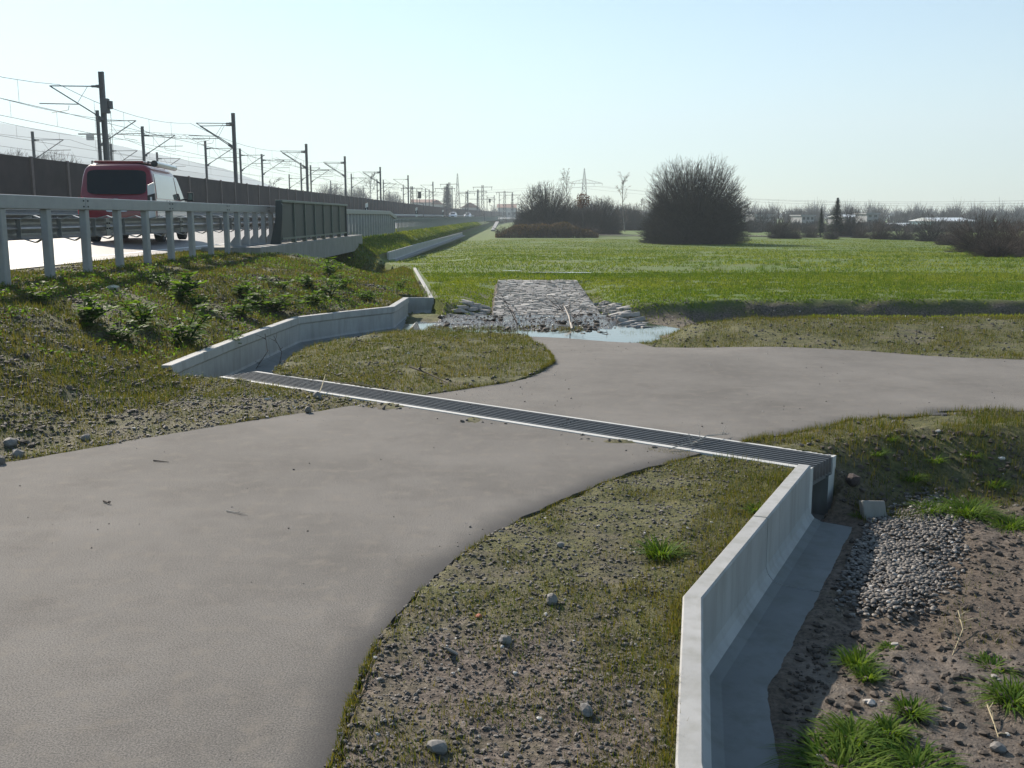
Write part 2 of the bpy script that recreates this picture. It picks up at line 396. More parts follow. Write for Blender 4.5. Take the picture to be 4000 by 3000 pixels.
M['soilclod'] = stonemat('soil_clod', (.05,.037,.028), (.11,.085,.064), .8)
M['cobble'] = stonemat('paving_stone', (.33,.295,.26), (.52,.475,.42), .5)
def groundmat():
    m, n, b = newmat('ground_soil')
    fine = noise(n, 28, 5, .7); mid = noise(n, 3.2, 5, .6); big = noise(n, .35, 4, .6); vb = noise(n, .05, 3)
    soil = ramp(n, fine, [(.36, (.035,.026,.020)), (.52, (.125,.098,.078)), (.68, (.23,.19,.155))])
    gm = noise(n, 17, 5, .75); grass = ramp(n, gm, [(.34, (.035,.040,.012)), (.5, (.085,.085,.026)), (.66, (.15,.135,.050))])
    g = n.nodes.new('ShaderNodeMath'); g.operation = 'MULTIPLY_ADD'; n.links.new(mid, g.inputs[0]); g.inputs[1].default_value = 2.6; 
    g2 = n.nodes.new('ShaderNodeMath'); g2.operation = 'MULTIPLY_ADD'; n.links.new(attr(n, 'verge'), g2.inputs[0]); g2.inputs[1].default_value = 1.6; g2.inputs[2].default_value = -1.42
    n.links.new(g2.outputs[0], g.inputs[2]); g.use_clamp = True
    c = mix(n, g.outputs[0], soil, grass)
    mead = ramp(n, mid, [(.25, (.050,.100,.008)), (.75, (.10,.165,.016))])
    mead2 = mix(n, ramp(n, big, [(.42, (0,0,0)), (.68, (.6,.6,.6))]), mead, (.10,.095,.030))
    mead2 = mix(n, ramp(n, vb, [(.45, (0,0,0)), (.62, (.55,.55,.55))]), mead2, (.085,.12,.025))
    c = mix(n, attr(n, 'meadow'), c, mead2)
    mud = ramp(n, fine, [(.3, (.055,.041,.030)), (.7, (.15,.115,.085))])
    c = mix(n, attr(n, 'mud'), c, mud)
    c = mix(n, .04, c, (0,0,0))
    n.links.new(c, b.inputs['Base Color'])
    r = n.nodes.new('ShaderNodeMapRange'); n.links.new(attr(n, 'wet'), r.inputs[0]); r.inputs[3].default_value = .9; r.inputs[4].default_value = .14; n.links.new(r.outputs[0], b.inputs['Roughness'])
    b.inputs['Specular IOR Level'].default_value = .35
    k = bump(n, b, fine, .6, .03); bump(n, b, noise(n, 110, 3), .4, .008, k)
    return m
M['ground'] = groundmat()
def watermat():
    m, n, b = newmat('water'); b.inputs['Base Color'].default_value = (.03,.035,.03,1); b.inputs['Roughness'].default_value = .04
    b.inputs['Specular IOR Level'].default_value = .9; bump(n, b, noise(n, 9, 3), .08, .02); return m
M['water'] = watermat()

# ---------------------------------------------------------------- ground
def axis(segs):
    out = [segs[0][0]]
    for a, b, st in segs:
        k = max(1, int(round((b-a)/st))); out += list(a+(b-a)*np.arange(1, k+1)/k)
    return np.array(out)
def grow(a, b, n): return a*(b/a)**(np.arange(1, n+1)/n)
xs = axis([(-20,-8,.25),(-8,-4.5,.09),(-4.5,-.4,.055),(-.4,3.2,.03),(3.2,6,.08),(6,16,.25)])
xs = np.concatenate([-grow(20,2700,32)[::-1], xs, grow(16,2700,32)])
ys = axis([(-6,1.5,.3),(1.5,2.4,.06),(2.4,7.3,.03),(7.3,12,.05),(12,22,.08),(22,46,.16),(46,90,.8)]); ys = np.concatenate([-grow(6,100,6)[::-1], ys, grow(90,2500,32)])
X, Y = np.meshgrid(xs, ys); Z = H(X, Y)
LN = X < -5.6
def masks(x, y):
    toe = np.interp(y, [6.5,8.7,15.4,17.3,19.1,20.5,31.4,36,42], [-3.9,-3.0,-3.42,-2.25,-2.15,-1.75,-3.1,-4.4,-5.6])
    lo = pip(x, y, LOW); wob = 1.2*(vn(x, y, 2, 55)-.5)
    mead = sm((y+wob-18.6)/1.6)*(x > toe-.05)*(1-.8*np.exp(-((y-22-wob)/1.5)**2)*(x < 2))
    ford = pip(x, y, FORD); near = sm(1-dline(x, y, FORD)/.25)
    verge = np.full(x.shape, .62)+.5*(fbm(x, y, 1.3, 60)-.5)
    bank = (x < toe-.1); mead = np.where(bank&(y > 24)&(x > -7.7), .25+.65*sm((y-30)/10), mead); verge = np.where(bank, .72+.4*(fbm(x, y, 1.1, 61)-.5), verge)
    verge = np.where((x < -1)&(y < 9.5)&(x < -.5), .50+.5*(fbm(x, y, 1.0, 62)-.5), verge)
    A = (x > -1)&(x < 2)&(y < 6.6)&(~lo); verge = np.where(A, .52+.22*sm((y-4.2)/1.5)+.3*sm((x-.15*y)/.6-.3)-.45*np.exp(-((y-3.0)/.9)**2)*(x < .45)+.4*(fbm(x,y,.7,63)-.5), verge)
    verge = np.where((y > 10)&(y < 16)&(x > toe), .85, verge); verge = np.where((x > 2)&(y > 11), .7+.5*(fbm(x, y, 1.5, 64)-.5), verge)
    mud = np.where(ford, 1, 0)+np.where(lo, .8*sm((7.2-y)/.8)*sm(.6+1.5*(vn(x,y,.6,70)-.3)), 0)
    rw = sm(1-dline(x, y, Rw)/.9); wet = np.where(ford, .95*(1-sm((y-18.6)/1)), 0)+np.where(lo, sm((vn(x, y, .8, 71)-.42)*6)*.55*sm((5.5-y)/1.5), 0)
    dcc = dline(x, y, CREEK); verge = verge*(.35+.65*sm((dcc-1.3)/.5)); mead = mead*sm((dcc-1.35)/.4); mead = np.where(lo, 0, mead); mead = np.where(ford, 0, mead)
    return mead, np.clip(verge*(1-.9*(lo*sm((7-y)/.8))), 0, 1.2), np.clip(mud, 0, 1), np.clip(wet, 0, 1)
md, vg, mu, we = masks(X, Y)
nx, ny = len(xs), len(ys); idx = np.arange(nx*ny).reshape(ny, nx)
F = np.stack([idx[:-1,:-1], idx[:-1,1:], idx[1:,1:], idx[1:,:-1]], -1).reshape(-1, 4)
g = npmesh('ground', np.stack([X, Y, Z], -1).reshape(-1, 3), F, M['ground'], smooth=True,
           attrs=dict(meadow=md.ravel(), verge=vg.ravel(), mud=mu.ravel(), wet=we.ravel())); tag(g, kind='structure')

# path sheets: a grid clipped to the polygon, with a broken asphalt edge
def sheet(name, poly, zf, mat, step, thick=.055, edgedark=None, kind='structure'):
    import bmesh
    bm = bmesh.new(); P = []
    for a, b in zip(poly, poly[1:]+poly[:1]):
        L = math.hypot(b[0]-a[0], b[1]-a[1]); k = max(1, int(L/.06)) if L < 8 and step < 1 else max(1, int(L/step))
        for i in range(k):
            t = i/k; P.append((a[0]+(b[0]-a[0])*t, a[1]+(b[1]-a[1])*t))
    Q = []
    for x, y in P:
        j = (edgedark is not None)
        on = j and not onG(x, y)
        dx = .018*(float(vn(x, y, .22, 80))-.5)+.035*(float(vn(x, y, .07, 81))-.5) if on else 0
        dy = .018*(float(vn(x, y, .22, 82))-.5)+.035*(float(vn(x, y, .07, 83))-.5) if on else 0
        Q.append((x+dx, y+dy))
    vs = [bm.verts.new((x, y, 0)) for x, y in Q]; f = bm.faces.new(vs)
    bmesh.ops.triangulate(bm, faces=[f])
    x0, x1 = min(p[0] for p in Q), max(p[0] for p in Q); y0, y1 = min(p[1] for p in Q), max(p[1] for p in Q)
    for a, b, n in ((x0, x1, 0), (y0, y1, 1)):
        k = int((b-a)/step)
        for i in range(1, k):
            c = a+(b-a)*i/k
            bmesh.ops.bisect_plane(bm, geom=bm.verts[:]+bm.edges[:]+bm.faces[:], plane_co=(c, c, 0), plane_no=((1,0,0),(0,1,0))[n], dist=1e-5)
    bd = [e for e in bm.edges if len(e.link_faces) == 1]
    r = bmesh.ops.extrude_edge_only(bm, edges=bd)
    low = {v for v in r['geom'] if isinstance(v, bmesh.types.BMVert)}
    for v in bm.verts:
        z = float(zf(v.co.x, v.co.y)); v.co.z = z-(thick if v in low else 0)
    bmesh.ops.recalc_face_normals(bm, faces=bm.faces)
    me = bpy.data.meshes.new(name); bm.to_mesh(me); bm.free(); o = link(name, me, mat); tag(o, kind=kind)
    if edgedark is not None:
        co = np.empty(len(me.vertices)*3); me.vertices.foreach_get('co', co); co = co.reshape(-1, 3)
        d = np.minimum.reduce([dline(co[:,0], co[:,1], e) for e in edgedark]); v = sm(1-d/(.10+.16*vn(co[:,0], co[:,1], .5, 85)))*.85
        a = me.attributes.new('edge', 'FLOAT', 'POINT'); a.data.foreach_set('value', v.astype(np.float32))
    return o
def onG(x, y):
    gx = (x-GN_L[0])*gd.x+(y-GN_L[1])*gd.y; gy = (x-GN_L[0])*gn.x+(y-GN_L[1])*gn.y
    return -.2 < gx < GLEN+.2 and -.06 < gy < GW+.06
def Gp(a, b): return (GN_L[0]+gd.x*a+gn.x*b, GN_L[1]+gd.y*a+gn.y*b)
def gproj(p): return (p[0]-GN_L[0])*gd.x+(p[1]-GN_L[1])*gd.y
pn = [p for p in near_left[:-1]]+[Gp(gproj(near_left[-1]), -.004), Gp(gproj(near_right[0]), -.004)]+near_right[1:]
pf = far_right[:-1]+[Gp(gproj(far_right[-1]), GW+.004), Gp(gproj(far_island[0]), GW+.004)]+far_island[1:]+far_top
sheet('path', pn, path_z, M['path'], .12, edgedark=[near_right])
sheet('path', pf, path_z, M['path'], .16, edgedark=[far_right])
# road with markings
def strip(name, x0, x1, y0, y1, dz, mat, thick=None, n=90):
    yy = np.concatenate([np.linspace(y0, min(y1, 150), n//3), np.linspace(min(y1, 150), y1, n)[1:]]) if y1 > 150 else np.linspace(y0, y1, n//3)
    V = []; F_ = []
    for y in yy:
        for x in (x0, x1): V.append((x+float(cx(y)), y, float(road_z(x))+dz))
    for i in range(len(yy)-1): F_.append((2*i, 2*i+1, 2*i+3, 2*i+2))
    if thick:
        b = len(V)
        for i, y in enumerate(yy):
            V.append((x0+float(cx(y)), y, V[2*i][2]-thick)); V.append((x1+float(cx(y)), y, V[2*i+1][2]-thick))
        for i in range(len(yy)-1): F_.append((b+2*i+2, b+2*i+3, b+2*i+1, b+2*i)); F_.append((2*i+1, b+2*i+1, b+2*i+3, 2*i+3)); F_.append((2*i+2, b+2*i+2, b+2*i, 2*i))
    return npmesh(name, V, F_, mat)
tag(strip('road', -15.8, -7.75, -30, 700, 0, M['road'], .4), kind='structure')
mk = strip('road_marking', -8.35, -8.22, -30, 700, .004, M['line']); tag(mk, kind='structure')
tag(strip('road_marking', -15.35, -15.22, -30, 700, .004, M['line']), kind='structure')
V = []; F_ = []
for y in np.arange(6, 400, 12):
    b = len(V)
    for yy, xx in ((y, -11.87), (y, -11.75), (y+4, -11.75), (y+4, -11.87)): V.append((xx+float(cx(yy)), yy, float(road_z(xx))+.004))
    F_.append((b, b+1, b+2, b+3))
tag(npmesh('road_marking', V, F_, M['line']), kind='structure')
# field track far off
tag(npmesh('track', [(9.2,118,-.52),(40,108,-.52),(40,111,-.52),(9.6,121,-.52)], [(0,1,2,3)], M['path']), kind='structure')
# water in the ford and the creek bed
npw = [(-1.75,14.9),(2.6,14.6),(2.9,15.6),(3.0,16.6),(2.3,18.0),(.5,17.9),(-1.0,17.9),(-1.9,17.6)]
mbw = MB(); mbw.add([(x, y, WATERZ) for x, y in npw], [tuple(range(len(npw)))]); tag(mbw.build('water', M['water']), kind='structure')
# wet patches on the meadow
for (px, py, wd, dp) in ((2130,1066,.5,.16),(2235,1067,.6,.2),(2000,1060,.35,.12)):
    x, y = U(px, py, .0); mb = MB(); z = float(H(x, y, False))+.045
    pts = [(x+wd*math.cos(a)*(.8+.4*rnd.random()), y+dp*math.sin(a)*(.7+.6*rnd.random())) for a in np.linspace(0, 2*math.pi, 18)[:-1]]
    mb.add([(a, b, z) for a, b in pts], [tuple(range(len(pts)))]); tag(mb.build('puddle', M['water']), kind='structure')

# ---------------------------------------------------------------- concrete guide walls
def sweep(P, prof, zf, mat, name, parent, gap=.0):
    """sweep an (offset,z) profile along a polyline"""
    lines = [offset(P, o) for o, z in prof]; V = []; n = len(prof)
    for i in range(len(P)):
        for j, (o, z) in enumerate(prof): V.append((lines[j][i][0], lines[j][i][1], z+zf(i)))
    F_ = [(i*n+j, i*n+(j+1)%n, (i+1)*n+(j+1)%n, (i+1)*n+j) for i in range(len(P)-1) for j in range(n)]
    mb = MB(); mb.v = V; mb.f = F_+[tuple(range(n-1,-1,-1)), tuple((len(P)-1)*n+j for j in range(n))]
    o = mb.build(name, mat, parent)
    import bmesh
    bm = bmesh.new(); bm.from_mesh(o.data); bmesh.ops.recalc_face_normals(bm, faces=bm.faces); bm.to_mesh(o.data); bm.free()
    return o
def seg_pts(a, b, ta, tb): return [(a[0]+(b[0]-a[0])*ta, a[1]+(b[1]-a[1])*ta), (a[0]+(b[0]-a[0])*tb, a[1]+(b[1]-a[1])*tb)]
def guide_wall(P, side, prof, zs, cuts, label, name='guide_wall'):
    """P follows the face; side=+1: the open side is to the right of travel"""
    root = empty(name, (0,0,0)); tag(root, label, 'guide wall', 'concrete animal guide walls'); root.location = (P[0][0], P[0][1], 0)
    pr = [(o*side, z) for o, z in prof]; foot = [q for q in pr if abs(q[0]) > .0]
    W = [q for q in pr]
    for i in range(len(P)-1):
        L = math.hypot(P[i+1][0]-P[i][0], P[i+1][1]-P[i][1]); k = max(1, round(L/cuts))
        for j in range(k):
            a, b = j/k+(.006/L if j else 0), (j+1)/k-(.006/L if j < k-1 else 0)
            pp = [P[i-1]] if i and j == 0 else []
            full = offset_piece(P, i, a, b)
            lines = [[(full(o, a)), (full(o, b))] for o, z in pr]
            za = zs[i]+(zs[i+1]-zs[i])*a; zb = zs[i]+(zs[i+1]-zs[i])*b; n = len(pr)
            V = [(l[0][0]-P[0][0], l[0][1]-P[0][1], pz+za*(1 if pz > -.15 else .0)) for l, (o, pz) in zip(lines, pr)]+[(l[1][0]-P[0][0], l[1][1]-P[0][1], pz+zb*(1 if pz > -.15 else .0)) for l, (o, pz) in zip(lines, pr)]
            mb = MB(); mb.add(V, [(q, (q+1)%n, n+(q+1)%n, n+q) for q in range(n)]+[tuple(range(n-1,-1,-1)), tuple(range(n, 2*n))])
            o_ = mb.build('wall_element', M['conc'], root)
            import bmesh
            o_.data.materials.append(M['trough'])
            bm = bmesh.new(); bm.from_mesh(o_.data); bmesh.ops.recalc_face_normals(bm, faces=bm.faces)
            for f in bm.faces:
                if len(f.verts) == 4 and max(v.co.z for v in f.verts) < -.285: f.material_index = 1  # lowest faces switch to the concrete darkened for dirt and shade
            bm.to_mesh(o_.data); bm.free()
    return root
def offset_piece(P, i, a, b):
    def f(o, t):
        Q = offset(P, o); return (Q[i][0]+(Q[i+1][0]-Q[i][0])*t, Q[i][1]+(Q[i+1][1]-Q[i][1])*t)
    return f
PROF = [(-.085,.0),(-.078,.008),(-.008,.008),(0,0),(0,-.24),(.012,-.28),(.04,-.315),(.09,-.335),(.30,-.345),(.30,-.44),(-.085,-.44)]
PROFL = [(-.09,.0),(-.083,.008),(.022,.008),(.030,0),(.030,-.09),(.006,-.115),(0,-.26),(.012,-.29),(.04,-.315),(.1,-.335),(.46,-.345),(.46,-.44),(-.09,-.44)]
guide_wall(Rw, -1, PROF, [.03]*5, 1.15, 'pale concrete wall with a foot, bending in the right foreground beside the dark gravel verge')
guide_wall(Lw, 1, PROFL, [.125,.12,.10,.09,.085,.06], 1.6, 'concrete wall zigzagging away along the weedy foot of the road bank, left of the grate')
guide_wall(Cw, 1, PROF, [.0,.0,.03], 2.4, 'short angled concrete wall between the road bank and the stone paved ramp')
guide_wall(Fw, 1, PROF, [.08,.06,.0,-.05], 3, 'long concrete wall running beside the far road bank towards the bramble hedge')
guide_wall([(-3.1,108.5),(-4.6,109.2),(-4.95,118)], -1, PROF, [.2,.25,.6], 3, 'tilted pale end piece of wall at the left end of the bramble hedge') if 0 else None
mb = MB(); mb.bar(AT(1925,895,112)+Vector((0,0,-.15)), AT(1943,868,116), .4, .16)
tag(mb.build('wall_slab', M['conc']), 'pale tilted concrete slab at the left end of the bramble hedge', 'concrete slab')

# ---------------------------------------------------------------- grated channel
gr = empty('grated_channel', (GN_L[0], GN_L[1], 0), math.atan2(gd.y, gd.x)); tag(gr, 'steel barred drainage channel with pale rims crossing the asphalt path diagonally', 'drain grate')
mb = MB(); t0 = .072
prof = [(0,.006),(.062,.006),(.062,-.40),(GW-.13,-.40),(GW-.13,-.115),(GW-.062,-.115),(GW-.062,.006),(GW,.006),(GW,-.47),(0,-.47)]
n = len(prof); V = [(x, y, z) for x in (-.02, GLEN+.015) for y, z in prof]
mb.add(V, [(j, (j+1)%n, n+(j+1)%n, n+j) for j in range(n)]); 
for o in (0, n):
    mb.f.append(tuple(o+k for k in (range(n) if o else range(n-1,-1,-1))))
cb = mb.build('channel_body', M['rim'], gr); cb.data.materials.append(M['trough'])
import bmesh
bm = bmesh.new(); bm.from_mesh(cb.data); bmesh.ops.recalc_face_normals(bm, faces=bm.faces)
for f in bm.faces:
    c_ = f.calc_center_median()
    if len(f.verts) == 4 and .05 < c_.y < GW-.05 and c_.z < -.1 and abs(f.normal.x) < .5: f.material_index = 1  # inner channel faces take the same darkened concrete
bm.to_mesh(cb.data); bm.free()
for k in range(7):
    y = .062+.022+k*(GW-.124-.044)/6
    mb = MB()
    for s in range(6):
        a = s*GLEN/6+(0.004 if s else -.02); b = (s+1)*GLEN/6-.004 if s < 5 else GLEN+.012
        mb.box(((a+b)/2, y, .002), (b-a, .009, .012)); mb.box(((a+b)/2, y, -.052), (b-a, .007, .096))
    mb.build('grate_bar', M['bar'], gr)
for s in range(7):
    for q in (.25, .75):
        x = (s-.5+q)*GLEN/6
        if 0 < x < GLEN: mb = MB(); mb.box((x, GW/2, -.06), (.02, GW-.13, .05)); mb.build('cross_bar', M['bar'], gr)
mb = MB(); mb.box((GLEN-.02, GW/2, -.118), (.03, GW-.13, .03)); mb.build('cross_bar', M['bar'], gr)
mb = MB(); mb.box((GLEN/2, GW-.062-.004, .006), (GLEN, .012, .014)); mb.box((GLEN/2, .066, .006), (GLEN, .012, .014)); mb.build('rim_angle', M['bar'], gr)
for s in range(1, 12):
    if s % 2: continue
    mb = MB(); mb.tube([(s*GLEN/12-.1, GW-.09, .0), (s*GLEN/12-.1, GW-.09, .011)], .012, 8); mb.build('bolt', M['bolt'], gr)

# ---------------------------------------------------------------- guard rails, bridge, panel, noise wall
RX = -6.8; RTOP = 1.94
def rail_x(Y): return RX+float(cx(Y))
root = empty('guard_rail', (RX, 14, .7)); tag(root, 'tall grey box beam guard rail on close posts along the near road edge', 'guard rail')
def rel(o, r):  # put mesh coordinates given in world space under r
    o.location = -r.location if r.rotation_euler.z == 0 else o.location; return o
mb = MB()
segs = [(8.0+i*4, 12.0+i*4) for i in range(12)]
for a, b in segs:
    mb.box((RX, (a+b)/2, RTOP-.095), (.15, b-a-.006, .19), ch=.02 if 0 else 0)
o = mb.build('box_beam', M['railpaint'], root, bevel=.012); rel(o, root)
mb = MB(); mb.bar((RX,56,RTOP-.1), (RX,59.2,1.55), .15, .19); rel(mb.build('end_beam', M['railpaint'], root), root)
def bolt(pa, pb, rad=.013): mb = MB(); mb.tube([pa, pb], rad, 6); return rel(mb.build('bolt', M['bolt'], root), root)
for a, b in segs[1:7]:
    for dy in (-.08,.08):
        for dz in (-.05,-.14): bolt((RX+.074, b+dy, RTOP+dz), (RX+.088, b+dy, RTOP+dz))
        bolt((RX+.03, b+dy, RTOP-.002), (RX+.03, b+dy, RTOP+.012)); bolt((RX-.03, b+dy+1.3, RTOP-.002), (RX-.03, b+dy+1.3, RTOP+.012))
d1 = 10.1*1.33
ypos = [d1+1.33*n for n in range(-4, 9)]; y = ypos[-1]+.95
while y < 59: ypos.append(y); y += .88
for i, y in enumerate(ypos):
    zb = float(H(RX, y, False))-.15; onb = 25 < y < 41; zb = .905 if onb else zb
    top = RTOP-.185 if y < 56 else RTOP-.25-(y-56)*.12
    mb = MB(); wx = .14
    mb.box((RX, y, (zb+top)/2), (.11, .145, top-zb)); 
    if onb:
        mb.add([(RX-.05,y-.004,zb),(RX+.05,y-.004,zb),(RX+.05,y-.004,zb+.4),(RX-.28,y-.004,zb),(RX-.28,y+.004,zb),(RX+.05,y+.004,zb+.4),(RX+.05,y+.004,zb)], [(3,1,2),(4,5,6),(3,2,5,4),(3,4,6,1)])
        mb.box((RX-.06, y, zb+.012), (.5,.24,.02))
    p = mb.build('post', M['railpaint'], root, bevel=.014 if y < 30 else 0); rel(p, root)
    if y < 30:
        mb = MB(); x0, x1 = RX-.06, RX-.42     # hexagonal spacer bracket
        pts = [(x0, y-.1, 1.66), (x0-.04, y-.30, 1.66), (x1, y-.36, 1.60), (x1, y-.36, 1.33), (x0-.04, y-.26, 1.25), (x0, y-.1, 1.28)]
        pts = [(x0,y,1.62),(x0-.12,y+.02,1.66),(x1,y+.02,1.60),(x1,y+.02,1.34),(x0-.12,y+.02,1.27),(x0,y,1.33)]
        for a, b in zip(pts, pts[1:]): mb.bar(a, b, .07, .012)
        q = mb.build('spacer_bracket', M['galv'], p)
# W beam on the road side
def wbeam(x, y0, y1, zt, mat, name, parent, face=1, st=4, curve=True):
    pr = [(.0,0),(.035,-.02),(.075,-.06),(.075,-.09),(.02,-.13),(.0,-.155),(.02,-.18),(.075,-.22),(.075,-.25),(.035,-.29),(.0,-.31)]
    yy = np.arange(y0, y1+.1, st); V = []
    for y in yy:
        for o, z in pr: V.append((x+face*-o+(float(cx(y)) if curve else 0), y, zt+z))
    n = len(pr); F_ = [(i*n+j, i*n+j+1, (i+1)*n+j+1, (i+1)*n+j) for i in range(len(yy)-1) for j in range(n-1)]
    o = npmesh(name, V, F_, mat, parent, smooth=False); md = o.modifiers.new('s', 'SOLIDIFY'); md.thickness = .006; return o
rel(wbeam(RX-.42, 6, 62, 1.62, M['galv'], 'w_beam', root), root)
for y in np.arange(10, 44, 4):
    mb = MB(); mb.box((RX-.40, y, 1.465), (.012, .16, .30)); rel(mb.build('splice_plate', M['galv'], root), root)
    if y < 27:
        for dz in (.02,-.07):
            for dy in (-.05,.05): bolt((RX-.395, y+dy, 1.51+dz), (RX-.375, y+dy, 1.51+dz), .014)
# low rail further on
lr = empty('guard_rail', (RX, 60, .7)); tag(lr, 'lower guard rail on many thin posts continuing along the far road bank', 'guard rail')
rel(wbeam(RX-.1, 58, 330, 1.58, M['galv'], 'w_beam', lr), lr)
yl = list(np.arange(60, 140, .8)); rest = list(np.arange(140, 300, .9))
def lowpost(ylist, name, n=1):
    mb = MB()
    for y in ylist:
        x = rail_x(y)-.02; mb.box((x, y, 1.02), (.06, .10, .95))
    return rel(mb.build(name, M['galv'], lr), lr)
for y in yl[:99]: lowpost([y], 'post')
tag(lowpost(yl[99:]+rest, 'post'), kind='stuff')
# far side rail
fr = empty('guard_rail', (-16.1, 40, .9)); tag(fr, 'far side guard rail in front of the brown noise wall', 'guard rail')
rel(wbeam(-16.1, 20, 330, 1.95, M['galv'], 'w_beam', fr, face=-1), fr)
for y in np.arange(24, 224, 2.0):
    mb = MB(); mb.box((-16.2+float(cx(y)), y, 1.45), (.08,.1,.95)); rel(mb.build('post', M['galv'], fr), fr)
# bridge deck and cap
br = empty('road_bridge', (-7, 33, .5)); tag(br, 'short concrete road bridge with a pale cap beam over the ditch under the green panel', 'bridge')
mb = MB(); mb.prism([(-7.6,24.6),(-6.15,24.6),(-6.15,41.5),(-7.6,41.5)], .30, .905); rel(mb.build('cap_beam', M['conc2'], br, bevel=.02), br)
mb = MB(); mb.box((-11.6, 33, .40), (8.2, 13.5, .5)); rel(mb.build('deck', M['conc2'], br), br)
for ya in (26.9, 39.2): mb = MB(); mb.box((-11.0, ya, -.05), (9.0,.5,1.1)); rel(mb.build('abutment', M['conc2'], br), br)
# green panel
gp = empty('screen_panel', (-6.3, 27.5, .9)); tag(gp, 'dark green screen panel in an upright frame on the bridge edge', 'screen panel')
PA, PB = Vector((-6.32, 27.6)), Vector((-6.32, 38.3))
mb = MB(); mb.box((-6.32, 32.95, 1.53), (.05, 10.6, .98)); rel(mb.build('panel_sheet', M['green'], gp), gp)
mb = MB(); mb.box((-6.32, 32.95, 2.06), (.20, 10.9, .07)); rel(mb.build('top_rail', M['greenedge'], gp, bevel=.01), gp)
mb = MB(); mb.box((-6.32, 32.95, 1.045), (.14, 10.8, .05)); rel(mb.build('bottom_rail', M['greenedge'], gp), gp)
for i in range(8):
    y = 27.62+i*10.65/7; mb = MB()
    if i == 0:
        prof = [(-.33,.905),(.02,.905),(.10,1.5),(.13,1.95),(.06,2.06),(-.10,2.06),(-.12,1.6)]
        mb.add([(-6.32+a*.8, yy, z) for yy in (27.45, 27.55) for a, z in prof], [tuple(range(6,-1,-1)), tuple(range(7,14))]+[(k,(k+1)%7,7+(k+1)%7,7+k) for k in range(7)])
        rel(mb.build('end_post', M['green'], gp), gp)
    else: 
        mb.box((-6.28, y, 1.48), (.06,.05,1.14)); mb.box((-6.30, y, .98), (.12,.14,.14)); rel(mb.build('post', M['greenedge'] if i < 7 else M['green'], gp), gp)
# noise wall
nw = empty('noise_wall', (-17, 40, 1)); tag(nw, 'long dark brown noise wall with thin posts between road and railway', 'noise wall')
yy = np.concatenate([np.arange(4, 150, 2.9), np.arange(150, 620, 10)]); V = []; F_ = []
NWT = 3.69
for y in yy:
    x = -17.0+float(cx(y)); top = NWT
    for dx, z in ((-.08,.6),(-.08,top),(.08,top),(.08,.6)): V.append((x+dx, y, z))
for i in range(len(yy)-1):
    for j in range(3): F_.append((4*i+j, 4*i+j+1, 4*i+5+j, 4*i+4+j))
rel(npmesh('wall_panel', V, F_, M['rust']), nw).parent = nw
yp = [4+2.9*i for i in range(170)]
for i, y in enumerate(yp[:100]):
    mb = MB(); mb.box((-16.9+float(cx(y)), y, 2.2), (.08, .16, 3.05)); rel(mb.build('post', M['rustpost'], nw), nw)
mb = MB()
for y in yp[100:]: mb.box((-16.9+float(cx(y)), y, 2.2), (.08, .16, 3.05))
tag(rel(mb.build('post', M['rustpost'], nw), nw), kind='stuff')

# delineator posts
def delineator(loc, label):
    r = empty('delineator_post', loc); tag(r, label, 'road marker post', 'white delineator posts')
    prof = [(-.07,-.05),(.07,-.05),(.05,.05),(-.05,.05)]
    mb = MB(); mb.add([(x,y,0) for x,y in prof]+[(x,y,.60+(.12 if x > 0 else .06)) for x,y in prof], [(3,2,1,0),(4,5,6,7),(0,1,5,4),(1,2,6,5),(2,3,7,6),(3,0,4,7)]); mb.build('post', M['white'], r, bevel=.01)
    mb = MB(); mb.add([(x*1.06,y*1.06,z+(.04 if (x > 0 and z > .2) else 0)) for z in (.20,.46) for x,y in prof], [(0,1,5,4),(1,2,6,5),(2,3,7,6),(3,0,4,7)]); mb.build('black_band', M['black'], r)
    mb = MB(); mb.box((0,-.058,.35), (.035,.006,.16)); mb.build('reflector', M['white'], r)
for Yd, lab in ((20.2,'white marker post with a black band on the rail in front of the red van'),(50,'white marker post just right of the green panel'),(76,'white marker post between the green panel and the oncoming cars'),(105,'small far marker post just left of the oncoming cars'),(160,'tiny far marker post right of the oncoming cars')):
    delineator((RX-.36+float(cx(Yd)), Yd, 1.60), lab)

# ---------------------------------------------------------------- vehicles
def loft_body(prof, yr, yf, mat, root, name, rings=(0,.012,.035,.1,.25,.4,.55,.7,.8,.88,.94,.975,1), squeeze={0:.94,.012:.985,.975:.985,1:.93}, sub=None):
    pts = [(x, z) for x, z in prof]+[(-x, z) for x, z in prof[::-1] if x > 1e-6]; n = len(pts); V = []
    for u in rings:
        s = squeeze.get(u, 1)
        for x, z in pts:
            bul = .06*(1-(x/.95)**2)*(1 if u == 0 else -1 if u == 1 else 0)
            V.append((x*s, yr(z)+u*(yf(z)-yr(z))-bul, z))
    mb = MB(); mb.v = V
    for i in range(len(rings)-1):
        for j in range(n): mb.f.append((i*n+j, (i+1)*n+j, (i+1)*n+(j+1)%n, i*n+(j+1)%n))
    m = len(prof); h = prof
    for base, flip in ((0, 0), ((len(rings)-1)*n, 1)):
        for j in range(n//2):
            a, b = j, n-1-j; a2, b2 = j+1, n-2-j
            if prof[0][0] == 0: b, b2 = (n-j)%n, n-j-1
            if a2 >= b2: 
                f = (base+a, base+a2, base+b); 
                if len(set(f)) == 3: mb.f.append(f if not flip else f[::-1])
                break
            f = [base+a, base+a2, base+b2, base+b]; f = [q for k, q in enumerate(f) if q not in f[:k]]
            mb.f.append(tuple(f if not flip else f[::-1]))
    o = mb.build(name, mat, root, smooth=True)
    bm = bmesh.new(); bm.from_mesh(o.data); bmesh.ops.recalc_face_normals(bm, faces=bm.faces); bm.to_mesh(o.data); bm.free()
    return o
